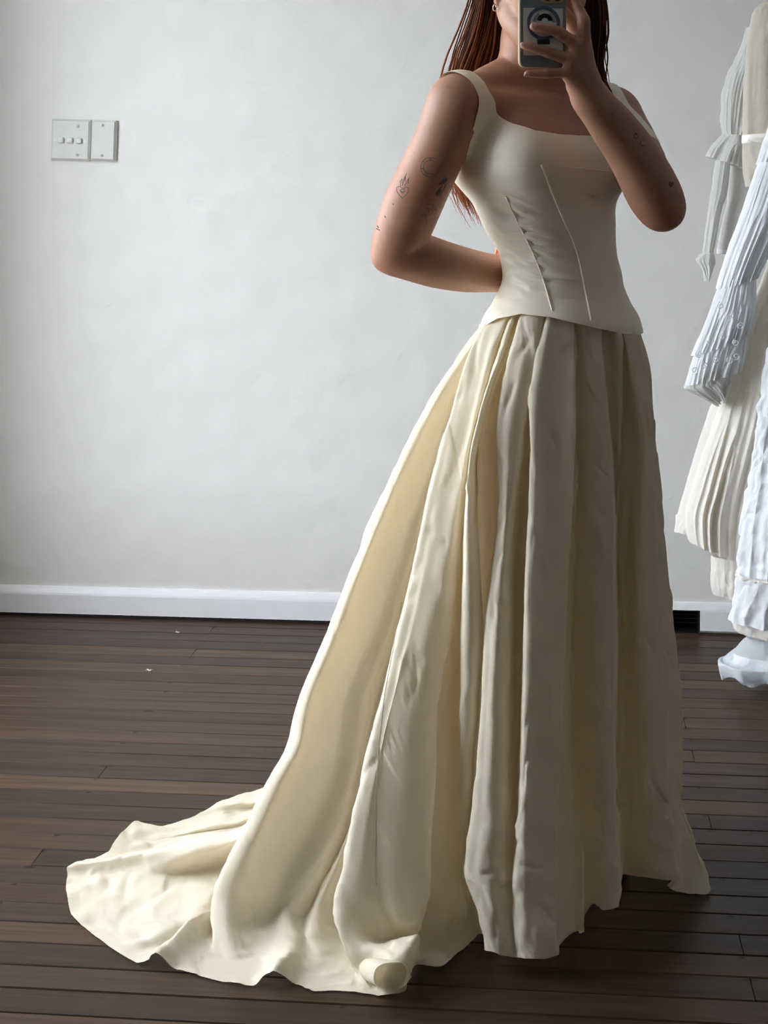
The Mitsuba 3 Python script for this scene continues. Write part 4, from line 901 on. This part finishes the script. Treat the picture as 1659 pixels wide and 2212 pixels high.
# the hem's corner curled into a roll that opens towards the front
g = []
for i in range(26):
    t = i / 25; c0 = P(846, 2108, 2.425) * (1 - t) + P(778, 2078, 2.575) * t; r_ = (.0235 * (1 - t) + .016 * t) * (1 + .05 * math.sin(5 * t))
    ph_ = np.radians(np.linspace(-62, 222, 40)); ph_ = ph_ + .25 * t
    row = np.stack([c0[0] + r_ * 1.15 * np.cos(ph_), c0[1] + .25 * r_ * np.cos(ph_ + .6) + .004 * np.sin(3 * ph_), c0[2] + r_ * np.sin(ph_)], 1)
    row[:, 2] = np.maximum(row[:, 2], .005); g.append(row)
m = grid_mesh(np.array(g))
add('hem_roll', m, 'ivory_satin', dress + '__skirt', smooth=True, color=ivory_at(m.vertices))
# ---------------------------------------------------------------- clothes hanging in a row on the right
def thin(c, dt=0.5, r=0.6): return {'type': 'principledthin', 'base_color': C(*c), 'roughness': r, 'eta': 1.4, 'spec_trans': 0.0, 'diff_trans': dt}
scene['cotton_white'] = thin((0.84, 0.85, 0.88), .45); scene['lace_white'] = thin((0.84, 0.85, 0.87), .7); scene['organza'] = thin((0.80, 0.85, 0.88), .9, .35)
scene['cotton_ivory'] = thin((0.84, 0.80, 0.73), .5); scene['voile_grey'] = thin((0.74, 0.74, 0.71), .8); scene['voile_cream'] = thin((0.76, 0.71, 0.62), .8); scene['ribbon'] = rough((0.78, 0.75, 0.69), 0.3)
def interp_rows(a, rows):
    a = np.array(a, float); t = np.linspace(0, 1, rows); q = np.linspace(0, 1, len(a))
    y = PC(q, a[:, 1])(t); x = PC(q, a[:, 0])(t); return x, y
def hang(lo, ro, Y, dep, nf, amp, rows=90, ncol=180, seed=0, crush=.004, phase=0.0, tilt=0.0, dY=0.0, grow=True):
    """a hanging tube of cloth: lo and ro its left and right outlines in the picture (from top to bottom), Y its distance, dep its half depth,
    nf soft folds of relative height amp that grow towards the hem"""
    xl, yl = interp_rows(lo, rows); xr, yr = interp_rows(ro, rows)
    rg = np.random.default_rng(seed); th = np.linspace(0, 2 * math.pi, ncol, endpoint=False)
    G = np.zeros((rows, ncol, 3)); t = np.linspace(0, 1, rows)
    a1, a2, a3 = rg.uniform(0, 6.28, 3)
    for i in range(rows):
        Yi = Y + dY * t[i]
        a, b = P(xl[i], yl[i], Yi), P(xr[i], yr[i], Yi)
        c = (a + b) / 2; hw = np.linalg.norm(a - b) / 2; ex = (b - a) / (2 * hw)
        k = amp * ((.25 + .75 * t[i]) if grow else 1)
        q = np.stack([np.cos(th) * nf * .42 + seed * 7.1, np.sin(th) * nf * .42, np.full(ncol, t[i] * 1.1)], 1)
        f = 1 - k * (.9 * np.abs(2 * meshkit.noise(q, seed) - 1) ** .8 + .5 * meshkit.noise(q * [2.3, 2.3, 1.5] + 9, seed + 1))
        f = 1 - (1 - f) * np.clip(1 - np.abs(np.cos(th)) ** 8, 0, 1)      # the outlines stay where they are
        dd = dep if np.isscalar(dep) else np.interp(t[i], np.linspace(0, 1, len(dep)), dep)
        p = c + np.outer(hw * np.cos(th) * (.85 + .15 * f), ex); p[:, 1] -= dd * np.sin(th) * f
        p[:, 2] += tilt * t[i] * np.sin(th) * .01
        G[i] = p
    N_ = vnormals(np.concatenate([G, G[:, :1]], 1))[:, :-1]
    q = G * [34, 34, 17] + seed * 3.7
    G = G + N_ * (crush * (np.abs(2 * meshkit.fbm(q, 3, seed) - 1) - .35))[..., None]
    return grid_mesh(G, True)
def frill(m, z0, h, amp, n):
    return m
hangY = 4.02
# sheer blouse at the back, its long sleeve in two gathered tiers
g = tag(key('blouse'), 'pale sheer blouse hanging at the back, long sleeve with ruffled cuffs', 'blouse', None)
add('sleeve', hang([(1612, 60), (1600, 100), (1580, 140), (1567, 172), (1558, 215), (1556, 260), (1560, 292)], [(1650, 60), (1640, 110), (1630, 160), (1622, 200), (1618, 240), (1614, 270), (1606, 296)], 4.235, .045, 9, .35, seed=3, crush=.006), 'voile_grey', g, smooth=True)
add('sleeve_ruffle', hang([(1560, 290), (1550, 300), (1538, 312), (1530, 324), (1523, 338)], [(1606, 294), (1608, 310), (1608, 330), (1606, 348), (1605, 364)], 4.225, .05, 8, .55, rows=50, seed=4, crush=.004), 'voile_grey', g, smooth=True)
add('lower_sleeve', hang([(1546, 345), (1541, 375), (1536, 410), (1530, 445), (1525, 480), (1520, 520), (1516, 548)], [(1578, 352), (1575, 390), (1570, 420), (1560, 450), (1552, 490), (1546, 520), (1541, 548)], 4.235, .025, 5, .4, seed=5), 'voile_grey', g, smooth=True)
add('cuff_ruffle', hang([(1517, 545), (1508, 552), (1503, 561), (1512, 575), (1519, 592), (1522, 608)], [(1541, 545), (1544, 556), (1545, 568), (1540, 580), (1535, 595), (1530, 609)], 4.225, .028, 6, .6, rows=40, seed=6), 'voile_grey', g, smooth=True)
add('body_panel', hang([(1574, 355), (1573, 400), (1571, 430), (1562, 470), (1553, 510), (1548, 546)], [(1760, 355), (1760, 400), (1760, 430), (1762, 470), (1764, 510), (1766, 544)], 4.29, .07, 10, .3, seed=7), 'voile_grey', g, smooth=True)
add('hem_band', hang([(1549, 538), (1548, 548)], [(1766, 538), (1766, 548)], 4.288, .072, 10, .3, rows=6, seed=7), 'cotton_white', g, smooth=True)
# cream blouse with a satin band
g = tag(key('blouse'), 'cream blouse with a ribbon band above its wide hem, in front of the sheer one', 'blouse', None)
add('body', hang([(1652, 4), (1634, 16), (1622, 40), (1612, 110), (1606, 180), (1604, 250), (1603, 300)], [(1800, 4), (1812, 16), (1818, 40), (1822, 110), (1824, 180), (1826, 250), (1828, 300)], 4.10, [.03, .04, .05, .055], 9, .4, seed=8, crush=.004), 'voile_cream', g, smooth=True)
add('ribbon_band', hang([(1602, 292), (1602, 310)], [(1829, 272), (1829, 290)], 4.098, .058, 9, .25, rows=6, seed=8, crush=.002), 'ribbon', g, smooth=True)
add('hem_flounce', hang([(1603, 306), (1603, 345), (1606, 380), (1610, 404)], [(1828, 286), (1830, 300), (1834, 320), (1838, 340)], 4.10, [.056, .059, .062], 9, .45, rows=50, seed=8), 'voile_cream', g, smooth=True)
# white lace dress, tiers spreading to the lower left
g = tag(key('dress'), 'white cotton dress with tiered lace ruffles, nearest the wall side', 'dress', None)
labels[g]['label'] = 'bright white dress with tiers of lace ruffles below the cream blouse'
add('bodice', hang([(1690, 150), (1672, 220), (1668, 300), (1668, 380), (1666, 430)], [(1735, 150), (1760, 220), (1752, 300), (1748, 380), (1742, 430)], 3.975, [.02, .03, .035, .035], 6, .3, rows=60, seed=24), 'cotton_white', g, smooth=True)
add('cap_sleeve', hang([(1662, 268), (1650, 300), (1640, 330), (1633, 355)], [(1720, 268), (1715, 300), (1706, 330), (1700, 352)], 3.98, .04, 6, .4, rows=50, seed=9), 'cotton_white', g, smooth=True)
add('skirt', hang([(1638, 350), (1622, 395), (1606, 446), (1590, 490), (1576, 526), (1560, 575), (1546, 624)], [(1745, 350), (1730, 395), (1708, 446), (1690, 490), (1672, 530), (1652, 570), (1637, 600)], 3.96, [.045, .052, .062], 14, .5, seed=10, crush=.003), 'cotton_white', g, smooth=True)
add('lace_tier', hang([(1556, 606), (1540, 650), (1527, 685), (1511, 725), (1493, 768)], [(1633, 590), (1633, 630), (1631, 665), (1627, 695), (1619, 722)], 3.962, [.05, .055, .066], 18, .6, seed=11, crush=.004), 'lace_white', g, smooth=True)
add('lace_tier', hang([(1518, 716), (1506, 745), (1499, 766), (1488, 800), (1480, 832)], [(1616, 700), (1616, 725), (1613, 745), (1608, 775), (1603, 799)], 3.966, [.050, .055, .064], 18, .6, rows=60, seed=14, crush=.004), 'lace_white', g, smooth=True)
add('lace_edge', hang([(1490, 805), (1476, 838), (1496, 850), (1524, 866), (1548, 878)], [(1596, 785), (1590, 806), (1584, 816), (1576, 826), (1566, 846)], 3.975, [.05, .055, .05], 16, .7, rows=36, seed=12, crush=.008), 'voile_grey', g, smooth=True)
# swirled motifs standing up from the lace
mot = []
for i, (px, py) in enumerate([(1575, 690), (1560, 728), (1590, 740), (1535, 735), (1545, 775), (1575, 778), (1520, 790), (1600, 705), (1557, 660), (1510, 765), (1590, 770), (1500, 800)]):
    c = P(px, py, 3.962 - .066); a = np.linspace(0, 8.5, 26); r_ = .009 * (1 - a / 11)
    mot.append(tube(np.stack([c[0] + r_ * np.cos(a + i), np.full_like(a, c[1]), c[2] + r_ * np.sin(a + i)], 1), .0013, 5))
add('lace_motif', cat(mot), 'cotton_white', g, kind='stuff')
# ivory skirt with a lace hem
g = tag(key('skirt'), 'ivory skirt with a brown-shaded fold and lace hem under the white lace dress', 'skirt', None)
labels[g]['label'] = 'plain ivory flared skirt with lace hem hanging below the white lace dress'
add('panel', hang([(1672, 500), (1648, 600), (1600, 700), (1580, 780), (1552, 880), (1532, 940), (1513, 995), (1495, 1055), (1480, 1112), (1487, 1168)], [(1735, 500), (1718, 600), (1700, 700), (1690, 780), (1680, 880), (1672, 940), (1664, 995), (1655, 1055), (1646, 1130), (1636, 1226)], 4.03, [.05, .07, .09, .10], 8, .7, rows=120, seed=13, crush=.004, phase=1), 'cotton_ivory', g, smooth=True)
add('back_panel', hang([(1560, 860), (1545, 860), (1536, 876), (1510, 950), (1486, 1030), (1462, 1116), (1457, 1146)], [(1640, 860), (1640, 870), (1640, 880), (1630, 950), (1625, 1030), (1620, 1116), (1620, 1150)], 4.12, [.03, .05], 5, .3, seed=14, crush=.003), 'cotton_ivory', g, smooth=True)
add('lace_hem', hang([(1460, 1112), (1456, 1148)], [(1640, 1112), (1640, 1160)], 4.118, .054, 5, .3, rows=14, seed=14, crush=.010), 'cotton_ivory', g, smooth=True)
add('underskirt', hang([(1536, 1200), (1535, 1235), (1534, 1262), (1540, 1283)], [(1660, 1200), (1660, 1235), (1660, 1262), (1660, 1300)], 4.08, .06, 8, .5, rows=50, seed=15, crush=.006), 'cotton_ivory', g, smooth=True)
# crumpled ivory-white dress at the picture's edge, then the organza one behind its hem
g = tag(key('dress'), 'crumpled white cotton dress nearest the front of the row', 'dress', None)
labels[g]['label'] = 'crumpled off-white cotton dress hanging in front of the ivory skirt, hem in layers'
add('body', hang([(1770, 150), (1762, 240), (1762, 400), (1745, 560), (1672, 700), (1650, 775), (1636, 880), (1626, 950), (1618, 1011), (1607, 1080), (1598, 1130), (1593, 1200), (1588, 1244)], [(1800, 150), (1830, 240), (1826, 400), (1825, 560), (1822, 700), (1830, 775), (1836, 880), (1840, 950), (1844, 1011), (1850, 1080), (1856, 1130), (1858, 1200), (1860, 1260)], 3.93, [.02, .035, .035, .055, .09, .10], 9, .5, rows=170, seed=16, crush=.016), 'cotton_white', g, smooth=True)
add('flounce', hang([(1590, 1240), (1585, 1275), (1580, 1310), (1576, 1341)], [(1860, 1250), (1862, 1285), (1864, 1320), (1866, 1362)], 3.925, .105, 9, .5, rows=50, seed=16, crush=.014), 'cotton_white', g, smooth=True)
add('gathered_seam', hang([(1589, 1236), (1588, 1246)], [(1861, 1262), (1861, 1272)], 3.923, .108, 16, .4, rows=8, seed=18, crush=.010), 'cotton_ivory', g, smooth=True)
add('flounce', hang([(1580, 1335), (1583, 1358), (1598, 1368), (1614, 1366)], [(1864, 1345), (1866, 1368), (1866, 1376), (1866, 1384)], 3.94, .10, 9, .5, rows=30, seed=17, crush=.010), 'cotton_ivory', g, smooth=True)
g = tag(key('dress'), 'gauzy white organza dress end, flaring just above the floorboards', 'dress', None)
labels[g]['label'] = 'gauzy white organza gown whose rippled hem flares just above the boards'
add('skirt', hang([(1612, 1376), (1606, 1384), (1590, 1402), (1570, 1418), (1553, 1432)], [(1840, 1376), (1846, 1388), (1862, 1402), (1880, 1418), (1890, 1436)], 3.95, [.06, .09, .11], 8, .3, rows=60, seed=19, crush=.004), 'organza', g, smooth=True)
def wavy(lo, ro, Y, dep, seed, n=9, h=.02):
    m = hang(lo, ro, Y, dep, 8, .3, rows=40, seed=seed, crush=.003); V = np.array(m.vertices).reshape(40, 180, 3); t = np.linspace(0, 1, 40)[:, None]; th = np.linspace(0, 6.283, 180, endpoint=False)
    V[..., 2] -= t * (h * (.5 - .5 * np.cos(n * th + seed)) - .006) * 1.0; V[..., 1] -= t * .02 * np.cos(n * th + seed + 1)
    m.vertices = V.reshape(-1, 3); return m
add('ruffle', wavy([(1556, 1428), (1550, 1432), (1553, 1444), (1558, 1456)], [(1888, 1430), (1892, 1436), (1894, 1450), (1896, 1478)], 3.93, .11, 20), 'organza', g, smooth=True)
add('lining', wavy([(1585, 1410), (1575, 1430), (1572, 1446), (1578, 1462)], [(1880, 1410), (1885, 1430), (1890, 1450), (1890, 1476)], 3.94, .095, 23, 7, .015), 'cotton_white', g, smooth=True)
# the rail they hang from, beyond the picture's edge
k = tag(key('clothes_rail'), 'white metal clothes rail on the right carrying the row of dresses', 'clothes rail')
scene['rail_white'] = rough((0.6, 0.6, 0.6), 0.4)
rx = P(1745, 0, 4.05)[0]
add('bar', tube([(rx, 3.72, 1.86), (rx, 4.36, 1.86)], .012, 10), 'rail_white', k, smooth=40)
for y in (3.72, 4.36):
    add('post', tube([(rx + .12, y, .02), (rx + .12, y, 1.80), (rx + .08, y, 1.85), (rx, y, 1.86)], .012, 10), 'rail_white', k, smooth=40); add('foot', tube([(rx + .12, y - .1, .016), (rx + .12, y + .1, .016)], .014, 8), 'rail_white', k, smooth=40)

for i, (px, py, y) in enumerate([(1726, 0, 4.10), (1640, 50, 4.235), (1785, 146, 3.93)]):
    q = P(px, py, y); hk = key('hanger')
    tag(hk, 'thin wire hanger on the rail, out at the right edge', 'hanger', 'hangers on the rail')
    scene[hk] = mikit.ply(tube([(rx, y, 1.873), (rx, y - .012, 1.86), (rx, y, 1.845), (q[0] * .5 + rx * .5, y, (1.845 + q[2]) / 2), (q[0], y, q[2] - .01)], .0016, 6), 'rail_white', smooth=True)
